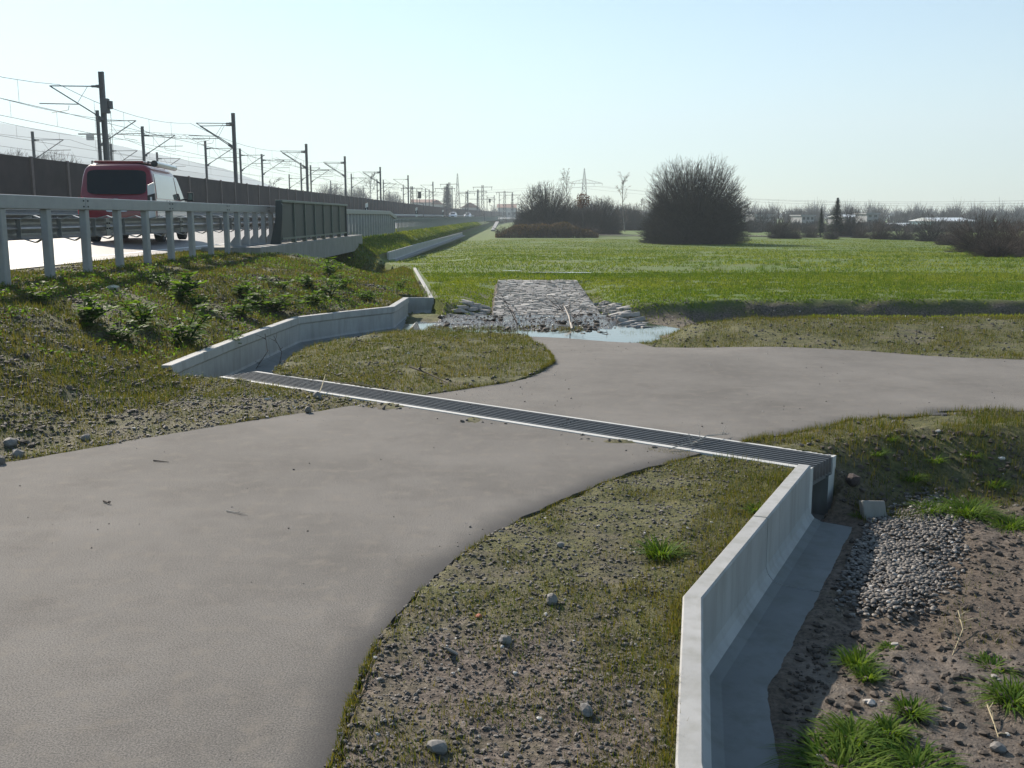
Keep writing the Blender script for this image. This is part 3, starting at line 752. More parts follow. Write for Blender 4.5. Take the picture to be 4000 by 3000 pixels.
def lerpf(pts): return lambda v: float(np.interp(v, [p[0] for p in pts], [p[1] for p in pts]))
def wheel(root, x, y, r, wd):
    t = MB(); t.tube([(x-wd/2,y,r),(x-wd/2+.02,y,r),(x+wd/2-.02,y,r),(x+wd/2,y,r)], [r-.03,r,r,r-.03], 20); w_ = t.build('wheel', M['tyre'], root, smooth=False)
    q = MB(); q.tube([(x+math.copysign(wd/2-.01,x),y,r),(x+math.copysign(wd/2+.008,x),y,r)], r*.62, 16); q.build('rim', M['galv'], w_)
def side_patch(root, name, mat, quad, wf, sx, off=.006, nu=6, nv=5):
    """quad: four (y,z) corners; follows the flank"""
    V = []; 
    for i in range(nu+1):
        for j in range(nv+1):
            u, v = i/nu, j/nv
            y = (quad[0][0]*(1-u)+quad[1][0]*u)*(1-v)+(quad[3][0]*(1-u)+quad[2][0]*u)*v
            z = (quad[0][1]*(1-u)+quad[1][1]*u)*(1-v)+(quad[3][1]*(1-u)+quad[2][1]*u)*v
            V.append((sx*(wf(z)+off), y, z))
    F_ = [(i*(nv+1)+j, (i+1)*(nv+1)+j, (i+1)*(nv+1)+j+1, i*(nv+1)+j+1) for i in range(nu) for j in range(nv)]
    if sx < 0: F_ = [f[::-1] for f in F_]
    return npmesh(name, V, F_, mat, root, smooth=True)
van = empty('camper_van', (-10.13, 26.0, float(road_z(-10.36))), R(7.5)); tag(van, 'dark red camper van with cream side and a rolled awning, seen from behind', 'camper van')
vp = [(0,.30),(.84,.30),(.92,.38),(.95,.6),(.955,.9),(.94,1.12),(.905,1.4),(.86,1.7),(.81,1.88),(.72,1.98),(.5,2.03),(0,2.05)]
vyr = lerpf([(.3,.05),(.5,0),(.95,.03),(1.15,.07),(1.85,.24),(2.0,.34),(2.05,.5)]); vyf = lerpf([(.3,4.85),(.6,4.9),(.85,4.84),(1.05,4.55),(1.18,4.05),(1.9,3.25),(2.05,2.9)])
vw = lerpf([(z, x) for x, z in vp[1:]])
loft_body(vp, vyr, vyf, M['red'], van, 'body')
def rear_patch(root, name, mat, x0, x1, z0, z1, yr, off=.012, rc=.08, n=10, bulge=.06, m=None):
    V = []; F_ = []
    pts = []
    for k in range(40):
        a = 2*math.pi*k/40; c, s = math.cos(a), math.sin(a); e = .28
        x = (x0+x1)/2+(x1-x0)/2*math.copysign(abs(c)**e, c); z = (z0+z1)/2+(z1-z0)/2*math.copysign(abs(s)**e, s); pts.append((x, z))
    cxx, czz = (x0+x1)/2, (z0+z1)/2; V.append((cxx, yr(czz)-bulge*(1-(cxx/.95)**2)-off, czz))
    for r in (.33,.66,1):
        for x, z in pts:
            X_, Z_ = cxx+(x-cxx)*r, czz+(z-czz)*r; V.append((X_, yr(Z_)-bulge*(1-(X_/.95)**2)-off, Z_))
    for k in range(40): F_.append((0, 1+k, 1+(k+1)%40, 1+(k+1)%40))
    mb = MB(); mb.v = V
    for k in range(40): mb.f.append((0, 1+k, 1+(k+1)%40))
    for r in range(2):
        for k in range(40): mb.f.append((1+r*40+k, 41+r*40+k, 41+r*40+(k+1)%40, 1+r*40+(k+1)%40))
    return mb.build(name, mat, root, smooth=True)
rear_patch(van, 'rear_window', M['glass'], -.73, .73, 1.24, 1.86, vyr)
rear_patch(van, 'number_plate', M['plate'], -.26, .26, .80, .915, vyr, off=.02)
for s in (-1, 1):
    rear_patch(van, 'tail_light', M['tail'], s*.90-.065, s*.90+.065-.02*s, .72, 1.17, vyr, off=.014, bulge=.03)
    side_patch(van, 'side_panel', M['vanwhite'], [(.16,.45),(4.75,.45),(4.35,1.12),(.22,1.12)], vw, s, .004)  # pale cream panel laid over the red flank
    wq = side_patch(van, 'side_window', M['sideglass'], [(.30,1.14),(2.95,1.14),(2.95,1.78),(.48,1.78)], vw, s, .010)
    side_patch(van, 'door_window', M['sideglass'], [(3.05,1.14),(4.02,1.14),(3.42,1.78),(3.05,1.78)], vw, s, .010)
    side_patch(van, 'stripe', M['stripe'], [(.3,.94),(4.6,.86),(4.6,.90),(.3,.98)], vw, s, .009)
    mb = MB(); mb.box((s*.955, 3.15, 1.03), (.03,.16,.035)); mb.build('door_handle', M['black'], van)
    mb = MB(); mb.tube([(s*.9,3.98,1.18),(s*1.04,3.98,1.17)], .03, 6); mb.box((s*1.13,3.98,1.25), (.17,.10,.26)); mr = mb.build('mirror', M['black'], van, bevel=.03)
    mb = MB(); mb.box((s*1.13,3.925,1.26), (.12,.006,.19)); mb.build('mirror_glass', M['sideglass'], mr)
    for y in (.95, 3.95): wheel(van, s*.84, y, .34, .22)
    mb = MB(); mb.tube([(s*.70,.6,2.03),(s*.70,.62,2.09),(s*.70,2.8,2.09),(s*.70,2.85,2.03)], .02, 6); mb.build('roof_rail', M['black'], van)
mb = MB(); mb.box((0,1.6,2.075), (1.22,2.3,.06)); mb.build('pop_up_roof', M['red'], van, bevel=.02)
mb = MB(); mb.tube([(.86,.62,2.04),(.86,3.25,2.04)], .075, 10); aw = mb.build('awning_case', M['vanwhite'], van, smooth=False)
mb = MB(); mb.tube([(.86,.58,2.04),(.86,.64,2.04)], .085, 10); mb.build('end_cap', M['black'], aw)
mb = MB(); mb.box((0,-.055,.45), (1.7,.10,.22)); mb.build('bumper', M['red'], van, bevel=.04)
em = MB(); ey = vyr(1.05)-.06-.02; pts = [(.075*math.cos(a), ey, 1.06+.075*math.sin(a)) for a in np.linspace(0, 2*math.pi, 25)]
em.tube(pts, .007, 5, caps=False)
for P_ in ([(-.028,.068),(0,.008),(.028,.068)], [(-.062,.035),(-.028,-.062),(0,-.004),(.028,-.062),(.062,.035)]):
    for a, b in zip(P_, P_[1:]): em.bar((a[0], ey, 1.06+a[1]), (b[0], ey, 1.06+b[1]), .012, .012)
em.build('emblem', M['chrome'], van)
def small_car(loc, label, estate):
    r = empty('passenger_car', loc, math.pi); tag(r, label, 'car', 'oncoming cars')
    p = [(0,.22),(.78,.22),(.86,.3),(.88,.55),(.87,.8),(.82,.92),(.70,1.25),(.62,1.38),(.4,1.44),(0,1.46)]
    yr = lerpf([(.2,.05),(.5,0),(.85,.06),(.95,.35),(1.4,.9),(1.46,1.3)]); yf = lerpf([(.2,4.3),(.5,4.35),(.7,4.25),(.88,3.6),(.95,3.2),(1.38,2.4),(1.46,2.1)])
    wf = lerpf([(z, x) for x, z in p[1:]]); loft_body(p, yr, yf, M['carwhite'], r, 'body')
    V = [(x, yf(z)+.05*(1-(x/.9)**2)*1+.02, z) for z in (.93,1.15,1.36) for x in np.linspace(-.66+(z-.93)*.2, .66-(z-.93)*.2, 7)]
    npmesh('windscreen', V, [(i*7+j, i*7+j+1, i*7+j+8, i*7+j+7) for i in range(2) for j in range(6)], M['glass'], r)
    for s in (-1, 1):
        side_patch(r, 'side_window', M['glass'], [(.7,.94),(3.1,.94),(2.4,1.33),(1.1,1.33)], wf, s, .01)
        mb = MB(); mb.box((s*.68,4.27,.62), (.30,.12,.14)); mb.build('headlight', M['lampglass'], r, bevel=.02)
        mb = MB(); mb.box((s*.98,2.95,.98), (.16,.1,.13)); mb.build('mirror', M['carwhite'], r, bevel=.02)
        for y in (.8, 3.4): wheel(r, s*.76, y, .31, .2)
    mb = MB(); mb.box((0,4.345,.45), (.7,.04,.2)); mb.build('grille', M['black'], r)
for (px, Yc, lab, e) in ((1775,238,'left one of the two oncoming white cars far down the road',1),(1831,262,'right one of the two oncoming white cars far down the road',0)):
    X0 = (px-2000)/FPX*Yc/1.0; small_car((X0, Yc, float(road_z(X0-float(cx(Yc))))), lab, e)

# ---------------------------------------------------------------- railway masts and wires
MH = 7.5
near_m = [(453,308),(943,459),(1216,573),(1362,619),(1496,659),(1602,690),(1697,714),(1770,731),(1831,745),(1932,765)]
rowB = [(429,449),(596,508),(832,562),(963,590),(1045,611),(1193,643),(1230,652),(1385,684),(1429,729),(1483,705),(1583,725),(1668,740),(1682,743),(1868,743),(1904,767),(1951,756),(2001,755),(2023,771)]
rowC = [(177,527),(472,572),(646,604),(1147,686),(1305,710),(1507,707),(1528,745),(1635,741)]
def mast_proto(h, arm, w_=.24, double=False):
    r = empty('catenary_mast', (0,0,0))
    mb = MB(); z0 = -8.6
    mb.box((0,0,(h+z0)/2), (w_, .06, h-z0)); mb.box((-w_/2+.02,0,(h+z0)/2), (.04,w_*.9,h-z0)); mb.box((w_/2-.02,0,(h+z0)/2), (.04,w_*.9,h-z0)); mb.build('mast_pole', M['mast'], r)
    for s in ([arm] if not double else [arm]):
        mb = MB(); t = h
        for dy in ((0, .9) if double else (0,)):
            dz = -.15*dy
            mb.tube([(0,0,t-.75+dz),(s*2.75,dy,t-.72+dz)], .028, 6); mb.tube([(s*2.75,dy,t-.72+dz),(0,0,t-2.45+dz)], .035, 6)
            mb.tube([(s*1.35,dy*.6,t-1.6+dz),(s*.75,dy*.3,t-.74+dz)], .012, 5)
            mb.tube([(s*1.3,dy*.6,t-1.66+dz),(s*3.35,dy,t-1.62+dz)], .025, 6); mb.tube([(s*1.8,dy,t-1.72+dz),(s*1.85,dy,t-1.95+dz),(s*2.75,dy,t-2.1+dz)], .016, 5)
            mb.tube([(s*.1,0,t-.75+dz),(s*.55,0,t-.745+dz)], .06, 6); mb.tube([(s*.1,0,t-2.4+dz),(s*.45,.0,t-2.17+dz)], .06, 6)
        mb.build('cantilever', M['mast'], r)
    for z in (h-.75, h-2.42): mb = MB(); mb.box((arm*.1,0,z), (w_+.1,.30,.14)); mb.build('clamp', M['mast'], r)
    return r
ordn = ['first','second','third','fourth','fifth','sixth','seventh','eighth','ninth','tenth','eleventh','twelfth','thirteenth','fourteenth','fifteenth','sixteenth','seventeenth','eighteenth']
protos = {}
def place_mast(px, py, arm, rowname, i, dbl=False, group=None, w_=.24, total=0):
    key = (arm, dbl, w_)
    d = FPX*MH/(845-py); X0 = (px-2000)/FPX*d
    if key not in protos: protos[key] = (mast_proto(0, arm, w_, dbl),); o = protos[key][0]; protos[key] = (o, KIDS(o))
    else: o = copy_tree(protos[key][0], None, protos[key][1])
    o.location = (X0, d, CAMH+MH); tag(o, f'{rowname}, {ordn[i]} from the left', 'catenary mast', group); return o
for i, (px, py) in enumerate(near_m): place_mast(px, py, -1, 'tall dark railway mast with left pointing bracket in the nearest row', i, i in (1,2,3,4), 'nearest row of railway masts')
for i, (px, py) in enumerate(rowB): place_mast(px, py, 1, 'thinner railway mast with right pointing bracket in the middle row', i, False, 'middle row of railway masts', .2)
for i, (px, py) in enumerate(rowC): place_mast(px, py, 1, 'small pale railway mast in the farthest row behind the noise wall', i, False, 'farthest row of railway masts', .2)
# tensioning weights on the first mast: a thing's part would need its own copy, so a small pulley cluster is added to it
m0 = [o for o in bpy.data.objects if o.get('label', '').startswith('tall dark railway mast') and ', first' in o['label']][0]
mb = MB(); mb.box((.12,0,-1.75), (.34,.34,.75)); mb.tube([(.38,0,-1.5),(.38,0,-1.9)], .14, 8); mb.tube([(.37,0,-2.0),(.37,0,-6.9)], .012, 5); mb.tube([(-.1,0,-1.2),(-.1,0,-7)], .012, 5); mb.tube([(.37,0,-5.4),(.37,0,-7.4)], .16, 8)
tw = mb.build('tension_weight', M['mast'], m0)
def line_thing(X0, ztop, zc, ys_, label, curve=True):
    r = empty('overhead_line', (X0, ys_[0], ztop)); tag(r, label, 'overhead wires', 'railway overhead wires')
    for nm, zz, sag in (('messenger_wire', ztop, .55), ('contact_wire', zc, .03)):
        mb = MB(); pts = []
        for a, b in zip(ys_[:-1], ys_[1:]):
            for k in range(8):
                t = k/8; y = a+(b-a)*t; pts.append((X0+float(cx(y))+.15*math.sin(y*.05), y, zz-sag*4*t*(1-t)))
        mb.tube(pts, .015, 4); o = mb.build(nm, M['wire'], r); rel(o, r)
    mb = MB()
    for a, b in zip(ys_[:-1], ys_[1:]):
        k = 5
        for q in range(1, k):
            t = q/k; y = a+(b-a)*t; x = X0+float(cx(y))+.15*math.sin(y*.05); mb.tube([(x, y, ztop-.55*4*t*(1-t)), (x, y, zc)], .009, 3)
    rel(mb.build('droppers', M['wire'], r), r)
TZ = CAMH+MH
def yrow(row): return sorted(set(round(FPX*MH/(845-py)) for px, py in row))
yA = [10, 31]+yrow(near_m); yB = [18, 45]+[74,87,104,120,152,182,215,243,290]; yC = [20, 58, 92, 121, 184, 217, 270]
line_thing(-23.7, TZ-.72, TZ-2.1, yA, 'overhead wires of the nearest railway track, carried by the nearest masts')
line_thing(-27.6, TZ-.72, TZ-2.1, yB, 'overhead wires of the second railway track, carried by the middle masts')
line_thing(-34.5, TZ-.72, TZ-2.1, yC, 'overhead wires of the third railway track, behind the middle masts')
line_thing(-39.5, TZ-.72, TZ-2.1, yC, 'overhead wires of the farthest railway track, carried by the farthest masts')
# signals
def signal(px, py, Yd, label):
    p = AT(px, py, Yd); r = empty('railway_signal', (p.x, p.y, p.z-4)); tag(r, label, 'railway signal', 'railway signals')
    mb = MB(); mb.tube([(0.6,0,-1),(.6,0,2.6)], .08, 6); mb.bar((.6,0,2.6), (0,0,2.7), .1); mb.tube([(0,0,2.6),(0,0,3.4)], .05, 6); mb.build('signal_post', M['mast'], r)
    mb = MB(); mb.box((0,0,4), (.55,.25,1.1)); mb.build('signal_head', M['black'], r, bevel=.05)
signal(1639, 762, 170, 'dark railway signal box on a pole behind the noise wall, left of the two')
signal(1913, 784, 290, 'small dark railway signal near the right end of the noise wall')

# lattice pylons
def lattice(mb, h, b0, b1, n, r, z0=0):
    for i in range(n):
        za, zb = z0+h*i/n, z0+h*(i+1)/n; a = b0+(b1-b0)*i/n; b = b0+(b1-b0)*(i+1)/n
        for sx, sy in ((-1,-1),(1,-1),(1,1),(-1,1)):
            mb.tube([(sx*a/2, sy*a/2, za), (sx*b/2, sy*b/2, zb)], r, 4, caps=False)
        for (p, q) in (((-1,-1),(1,-1)),((1,-1),(1,1)),((1,1),(-1,1)),((-1,1),(-1,-1))):
            mb.tube([(p[0]*a/2,p[1]*a/2,za),(q[0]*b/2,q[1]*b/2,zb)], r*.6, 3, caps=False); mb.tube([(q[0]*a/2,q[1]*a/2,za),(p[0]*b/2,p[1]*b/2,zb)], r*.6, 3, caps=False)
            mb.tube([(p[0]*b/2,p[1]*b/2,zb),(q[0]*b/2,q[1]*b/2,zb)], r*.6, 3, caps=False)
def pylon(px, pyt, Yd, arm_frac, armw, label, base=-2, wd=.14):
    p = AT(px, pyt, Yd); h = p.z-base; r = empty('power_pylon', (p.x, p.y, base)); tag(r, label, 'power pylon')
    mb = MB(); ha = h*arm_frac; lattice(mb, ha, h*wd, h*.06, 8, h*.0045); lattice(mb, h-ha, h*.06, .2, 6, h*.0035, ha); mb.build('lattice_tower', M['mast'], r)
    if armw:
        for s in (-1, 1):
            mb = MB()
            for dy in (-1, 1):
                mb.tube([(0, dy*h*.02, ha), (s*armw, 0, ha)], h*.004, 4); mb.tube([(s*h*.02, dy*h*.02, ha+h*.07), (s*armw, 0, ha)], h*.003, 4)
            for k in range(1, 6): mb.tube([(s*armw*k/6, 0, ha), (s*armw*(k-.5)/6, 0, ha+h*.07*(1-(k-.5)/6))], h*.002, 3)
            for q in (.55, 1): mb.tube([(s*armw*q, 0, ha), (s*armw*q, 0, ha-h*.04)], h*.004, 4)
            mb.build('cross_arm', M['mast'], r)
    return r, p, ha
pyl, pp, ha = pylon(2283, 658, 430, .74, 7.6, 'lattice power pylon with one wide cross arm, right of the round bare tree')
pylon(1787, 678, 330, .62, 0, 'slender pointed lattice pylon among the far railway masts')
def latmast(px, pyt, Yd, label, arms=1):
    p = AT(px, pyt, Yd); b = 0; h = p.z-b; r = empty('lattice_mast', (p.x, p.y, b)); tag(r, label, 'lattice mast', 'lattice railway masts')
    mb = MB(); lattice(mb, h, .9, .35, 9, .06); mb.build('mast_pole', M['mast'], r)
    mb = MB(); mb.bar((-2.2,0,h-.4), (2.2,0,h-.35), .1); mb.bar((-2.0,0,h-.4), (-2.0,0,h-1), .07); mb.bar((2.0,0,h-.4), (2.0,0,h-1), .07)
    if arms > 1: mb.bar((-3,0,h-3), (3,0,h-3), .09)
    mb.build('cross_arm', M['mast'], r)
for i, (px, py, Yd) in enumerate(((1608,728,200),(1738,729,215),(1755,713,235),(1822,748,250),(1867,741,250),(1885,724,225),(1971,746,255),(2001,757,290))):
    latmast(px, py, Yd, f'{ordn[i]} from the left of the lattice masts among the far railway masts', 1+i%2)
# power line conductors of the pylon
pl = empty('power_line', (pp.x, pp.y, 0)); tag(pl, 'thin power lines running from the pylon to the right above the meadow', 'power lines')
for s, e in ((-7.6, 0), (7.6, 1), (4, 2)):
    a = Vector((pp.x+s, pp.y, -2+ha-1.2)); bb = AT(4300, 800-e*12, 250); mb = MB()
    mb.tube([a.lerp(bb, t)-Vector((0,0,3.0*4*t*(1-t))) for t in np.linspace(0, 1, 24)], .035, 4); o = mb.build('conductor', M['wire'], pl); rel(o, pl)
    bb2 = AT(-200, 770+e*14, 700); mb = MB(); mb.tube([a.lerp(bb2, t)-Vector((0,0,4.0*4*t*(1-t))) for t in np.linspace(0, 1, 24)], .03, 4); o = mb.build('conductor', M['wire'], pl); rel(o, pl)
# tower crane
p = AT(417, 525, 330); cr = empty('tower_crane', (p.x, p.y, 0)); tag(cr, 'hazy pale tower crane far behind the railway masts on the left', 'crane')
h = p.z; mb = MB(); lattice(mb, h, 1.6, 1.6, 14, .10); mb.build('crane_tower', M['mast'], cr)
mb = MB()
for k in range(16):
    a, b = 1+k*1.9, 1+(k+1)*1.9; z = h+.2-(k*.12)
    for yy in (-.6,.6): mb.tube([(a,yy,z),(b,yy,z-.12)], .07, 3)
    mb.tube([(a,0,z+1.3),(b,0,z+1.18)], .07, 3); mb.tube([(a,-.6,z),((a+b)/2,0,z+1.24),(b,.6,z-.12)], .05, 3)
mb.build('jib', M['mast'], cr)
mb = MB(); mb.box((-4.5,0,h+.1), (9,1.3,.4)); mb.box((-5.4,0,h-.8), (2.0,1.4,2.0)); mb.box((-.5,0,h+1.2), (1.2,1.2,2.4)); mb.build('counterweight', M['blockgrey'], cr)

# ---------------------------------------------------------------- hills, distant wood
def ridge(name, Yd, pts, depth):
    xs_ = np.linspace(pts[0][0], pts[-1][0], 160); V = []; 
    for k, px in enumerate(xs_):
        py = np.interp(px, [q[0] for q in pts], [q[1] for q in pts])+3*(vn(px, 0, 60, 91)-.5)+4*(vn(px,0,200,92)-.5)
        X0 = (px-2000)/FPX*Yd; zt = CAMH+(845-py)/FPX*Yd
        for t, zf in ((-1,-5),(-.5,zt*.55),(0,zt),(.6,zt*.5),(1,-5)): V.append((X0*(1+t*depth/Yd), Yd+t*depth, zf))
    F_ = [(i*5+j, i*5+j+5, i*5+j+6, i*5+j+1) for i in range(159) for j in range(4)]
    tag(npmesh(name, V, F_, M['hill'], smooth=True), kind='structure')
ridge('hills', 2050, [(-1400,430),(-300,440),(0,487),(300,535),(600,600),(900,665),(1100,735),(1300,800),(1450,850)], 350)
ridge('hills', 1450, [(-1200,560),(-100,600),(200,640),(500,640),(800,680),(1000,760),(1250,800),(1500,822),(1800,838),(2200,830),(2600,838),(3200,836),(4000,832),(5200,820)], 130)

# ---------------------------------------------------------------- trees
def segmesh(segs, name, mat, parent):
    """segs (n,8): p0 p1 r0 r1 -> three sided prisms"""
    S = np.asarray(segs, float); p0, p1, r0, r1 = S[:,0:3], S[:,3:6], S[:,6:7], S[:,7:8]
    d = p1-p0; d /= np.linalg.norm(d, axis=1, keepdims=True)+1e-9
    a = np.cross(d, np.where(np.abs(d[:,2:3]) > .9, [[1,0,0]], [[0,0,1]])); a /= np.linalg.norm(a, axis=1, keepdims=True)+1e-9; b = np.cross(d, a)
    vs = []
    for p, r in ((p0, r0), (p1, r1)):
        for k in range(3):
            t = 2*math.pi*k/3; vs.append(p+(a*math.cos(t)+b*math.sin(t))*r)
    V = np.stack(vs, 1).reshape(-1, 3); i = np.arange(len(S))[:,None]*6
    F_ = np.concatenate([np.concatenate([i+k, i+(k+1)%3, i+3+(k+1)%3, i+3+k], 1) for k in range(3)])
    return npmesh(name, V, F_, mat, parent)
def branch(segs, p, d, L, r, lev, cfg, rg, steps=4):
    cur = Vector(p); dr = Vector(d).normalized(); rr = r; kids = cfg['kids'][lev] if lev < len(cfg['kids']) else 0
    up = cfg['up'][min(lev, len(cfg['up'])-1)]; wob = cfg['wob']
    for s in range(steps):
        nd = (dr+Vector((rg.gauss(0,wob), rg.gauss(0,wob), rg.gauss(0,wob)+up/steps))).normalized(); nx_ = cur+nd*L/steps
        r2 = rr*(1-.7/steps) if s < steps-1 else rr*.35
        segs[0 if lev < cfg.get('trunk', 1) else 1].append((*cur, *nx_, max(rr, cfg['rmin']), max(r2, cfg['rmin']*.8)))
        for k in range(kids):
            if s == 0 and rg.random() < cfg.get('bare', .6): continue
            if rg.random() < 1-1/steps*1.6: continue
            t = rg.random(); q = cur.lerp(nx_, t); ax = nd.orthogonal().normalized(); ax.rotate(Matrix.Rotation(rg.uniform(0, 6.28), 3, nd)); an = rg.uniform(*cfg['ang'])
            cdir = nd*math.cos(an)+ax*math.sin(an)
            frac = (s+t)/steps
            branch(segs, q, cdir, L*rg.uniform(*cfg['len'])*(1.15-.5*frac), rr*.5, lev+1, cfg, rg, 3)
        cur, dr, rr = nx_, nd, r2
def make_tree(name, kind, h, wdt, seed, cfg=None, mats=('bark','twig')):
    rg = random.Random(seed); r = empty(name, (0,0,0)); segs = [[], []]
    if kind == 'fan':
        pw = 3.1; lump0 = rg.random()*50; NP = cfg['n']
        for k in range(NP):
            tilt = math.acos(1-rg.random()**1.0*.97); a = rg.uniform(0, 6.28); Lb = ((math.sin(tilt)/(wdt/2))**pw+(math.cos(tilt)/h)**pw)**(-1/pw)
            Lb *= rg.uniform(.5,1.0)**.35*(.86+.2*float(vn(a*1.6+lump0, tilt*1.6, .55, seed)))
            end = Vector((math.sin(tilt)*math.cos(a), math.sin(tilt)*math.sin(a), math.cos(tilt)))*Lb; end.z = max(end.z, .15)
            b0 = Vector((rg.gauss(0,wdt*.05), rg.gauss(0,wdt*.05), 0)); mid_ = b0.lerp(end, .5)*1.0; mid_.z += Lb*.06*math.sin(tilt)*rg.uniform(-1.2,1); mid_.x *= rg.uniform(.75,1.05); mid_.y *= rg.uniform(.75,1.05)
            P_ = []; ns = 7
            for i in range(ns+1):
                t = i/ns; q = b0*(1-t)**2+mid_*2*t*(1-t)+end*t*t; q = Vector((q.x+rg.gauss(0,.035)*min(1,i), q.y+rg.gauss(0,.035)*min(1,i), q.z+rg.gauss(0,.02)*min(1,i))); P_.append(q)
            r0_ = .022 if k%6 else .045
            for i in range(ns):
                ra = max(r0_*(1-i/ns)**1.3, cfg['rmin']); rb = max(r0_*(1-(i+1)/ns)**1.3, cfg['rmin']*.8); segs[0 if (k%6 == 0 and i < 4) else 1].append((*P_[i], *P_[i+1], ra, rb))
                if i >= 2:
                    for _ in range(cfg['side']):
                        d = ((P_[i+1]-P_[i]).normalized()+Vector((rg.gauss(0,.6),rg.gauss(0,.6),rg.gauss(0,.5)+.1))).normalized(); L = Lb*rg.uniform(.04,.11); q = P_[i].lerp(P_[i+1], rg.random()); m_ = q+d*L*.5; e_ = m_+(d+Vector((rg.gauss(0,.25),rg.gauss(0,.25),.15))).normalized()*L*.5
                        segs[1].append((*q, *m_, cfg['rmin'], cfg['rmin']*.85)); segs[1].append((*m_, *e_, cfg['rmin']*.85, cfg['rmin']*.6))
    if kind == 'bush':
        n = cfg['stems']
        for k in range(n):
            a = rg.uniform(0, 6.28); tilt = rg.random()**.75*R(85); pw = 2.7; L = ((math.sin(tilt)/(wdt/2))**pw+(math.cos(tilt)/h)**pw)**(-1/pw)*rg.uniform(*cfg.get('fill', (.72,.92)))
            d = Vector((math.sin(tilt)*math.cos(a), math.sin(tilt)*math.sin(a), math.cos(tilt)))
            if tilt > R(45): d.z += .1
            branch(segs, (rg.gauss(0,wdt*.06), rg.gauss(0,wdt*.06), 0), d, L, cfg.get('r0', .05), 0, cfg, rg, 6)
    elif kind == 'tree':
        branch(segs, (0,0,0), (rg.gauss(0,.03), rg.gauss(0,.03), 1), h*.93, h*.011, 0, cfg, rg, 9)
    if kind == 'bush':
        for q in (0, 1):
            S_ = np.array(segs[q]); e = ((np.hypot(S_[:,3],S_[:,4])/(wdt/2))**2.5+(np.abs(S_[:,5])/h)**2.5)**.4; lump_ = .90+.12*vn(np.arctan2(S_[:,4],S_[:,3])*2+9, S_[:,5], 1.1, seed)+.05*np.random.default_rng(seed).random(len(S_))
            S_ = S_[(e < lump_)&(S_[:,5] > -.05)]; segs[q] = S_
    segmesh(segs[0], 'trunk', M[mats[0]], r); segmesh(segs[1], 'crown', M[mats[1]], r); return r
def fir_tree(h, wdt, seed):
    rg = random.Random(seed); r = empty('fir_tree'); mb = MB(); mb.tube([(0,0,0),(0,0,h*.5),(0,0,h)], [h*.02,h*.012,h*.003], 7); mb.build('trunk', M['bark'], r)
    V = []; F_ = []; T = []
    for k in range(2600):
        t = rg.random()**.8; z = h*(.06+.94*t); rad = wdt/2*(1-t)**.85*rg.uniform(.25,1.05)+.03; a = rg.uniform(0, 6.28)
        x, y = rad*math.cos(a), rad*math.sin(a); z -= rad*.25; s = h*.035*rg.uniform(.6,1.4)*(1.1-.5*t)
        b = len(V); ca, sa = math.cos(a), math.sin(a)
        V += [(x-ca*s-sa*s*.35, y-sa*s+ca*s*.35, z+s*.25), (x-ca*s+sa*s*.35, y-sa*s-ca*s*.35, z+s*.25), (x+ca*s, y+sa*s, z-s*.35+rg.gauss(0,s*.2))]; F_.append((b,b+1,b+2)); T += [rg.random()]*3
    npmesh('crown', V, F_, M['fir'], r, tint=T); return r
BIG = dict(stems=230, kids=[9,8,5,0], up=[.03,.15,.25,.2], wob=.09, ang=(R(14),R(40)), len=(.17,.34), rmin=.007, r0=.03, bare=.05, fill=(.45,.98))
t = make_tree('bare_bush', 'fan', 7.3, 9.4, 11, dict(n=3000, rmin=.0085, side=4), ('bark','twig')); t.location = (20.6*84/84-1.2*0+1.6-6.0*.0, 84, -.62)
p = AT(2712, 950, 84); t.location = (p.x, 84, float(H(p.x, 84))-.05)
tag(t, 'biggest round bare bush, dense and dark, standing alone at the meadow edge', 'bush')
MID = dict(stems=90, kids=[8,7,4,0], up=[.08,.2,.3], fill=(.55,1.0), wob=.09, ang=(R(14),R(45)), len=(.25,.5), rmin=.011, r0=.05, bare=.15)
SMALL = dict(stems=16, kids=[7,6,3,0], up=[.2,.3,.3], wob=.10, ang=(R(15),R(45)), len=(.3,.5), rmin=.013, r0=.05, bare=.4)
TREE = dict(kids=[9,8,6,0], up=[.0,.25,.3,.2], wob=.06, ang=(R(25),R(55)), len=(.25,.42), rmin=.011, bare=.9)
BIR = dict(kids=[11,9,6,0], up=[.0,.25,-.25,-.5], wob=.05, ang=(R(22),R(42)), len=(.2,.36), rmin=.008, bare=.95)
pr = {}
def proto(key, f):
    if key not in pr: o = f(); pr[key] = [o, KIDS(o), False]
    e = pr[key]
    if not e[2]: e[2] = True; return e[0]
    return copy_tree(e[0], None, e[1])
def put(o, px, Yd, hpx_top, h0, label, cat, group=None, rz=0, wide=1, sink=.1):
    X0 = (px-2000)/FPX*Yd; zb = float(H(X0, Yd))-sink; top = CAMH+(845-hpx_top)/FPX*Yd; s = (top-zb)/h0
    o.location = (X0, Yd, zb); o.scale = (s*wide, s*wide, s); o.rotation_euler = (0,0,rz); tag(o, label, cat, group); return o
P_mid = lambda: make_tree('bare_tree', 'fan', 6, 7, 21, dict(n=1500, rmin=.012, side=4))
P_small = lambda: make_tree('bare_shrub', 'fan', 4, 3.8, 31, dict(n=380, rmin=.011, side=4))
P_small2 = lambda: make_tree('bare_shrub', 'fan', 4, 3.4, 32, dict(n=420, rmin=.011, side=4), ('bark','browntwig'))
P_tree = lambda: make_tree('bare_tree', 'tree', 8, 5, 41, TREE)
P_bir = lambda: make_tree('birch_tree', 'tree', 8, 3, 51, BIR, ('birch','birchtwig'))
P_fir = lambda: fir_tree(6, 2.4, 61)
G1 = 'bare trees behind the bramble hedge'; G2 = 'trees and shrubs along the far edge of the meadow'
put(proto('mid', P_mid), 2130, 122, 713, 6.0, 'round topped bare tree at the left end of the grove', 'tree', G1)
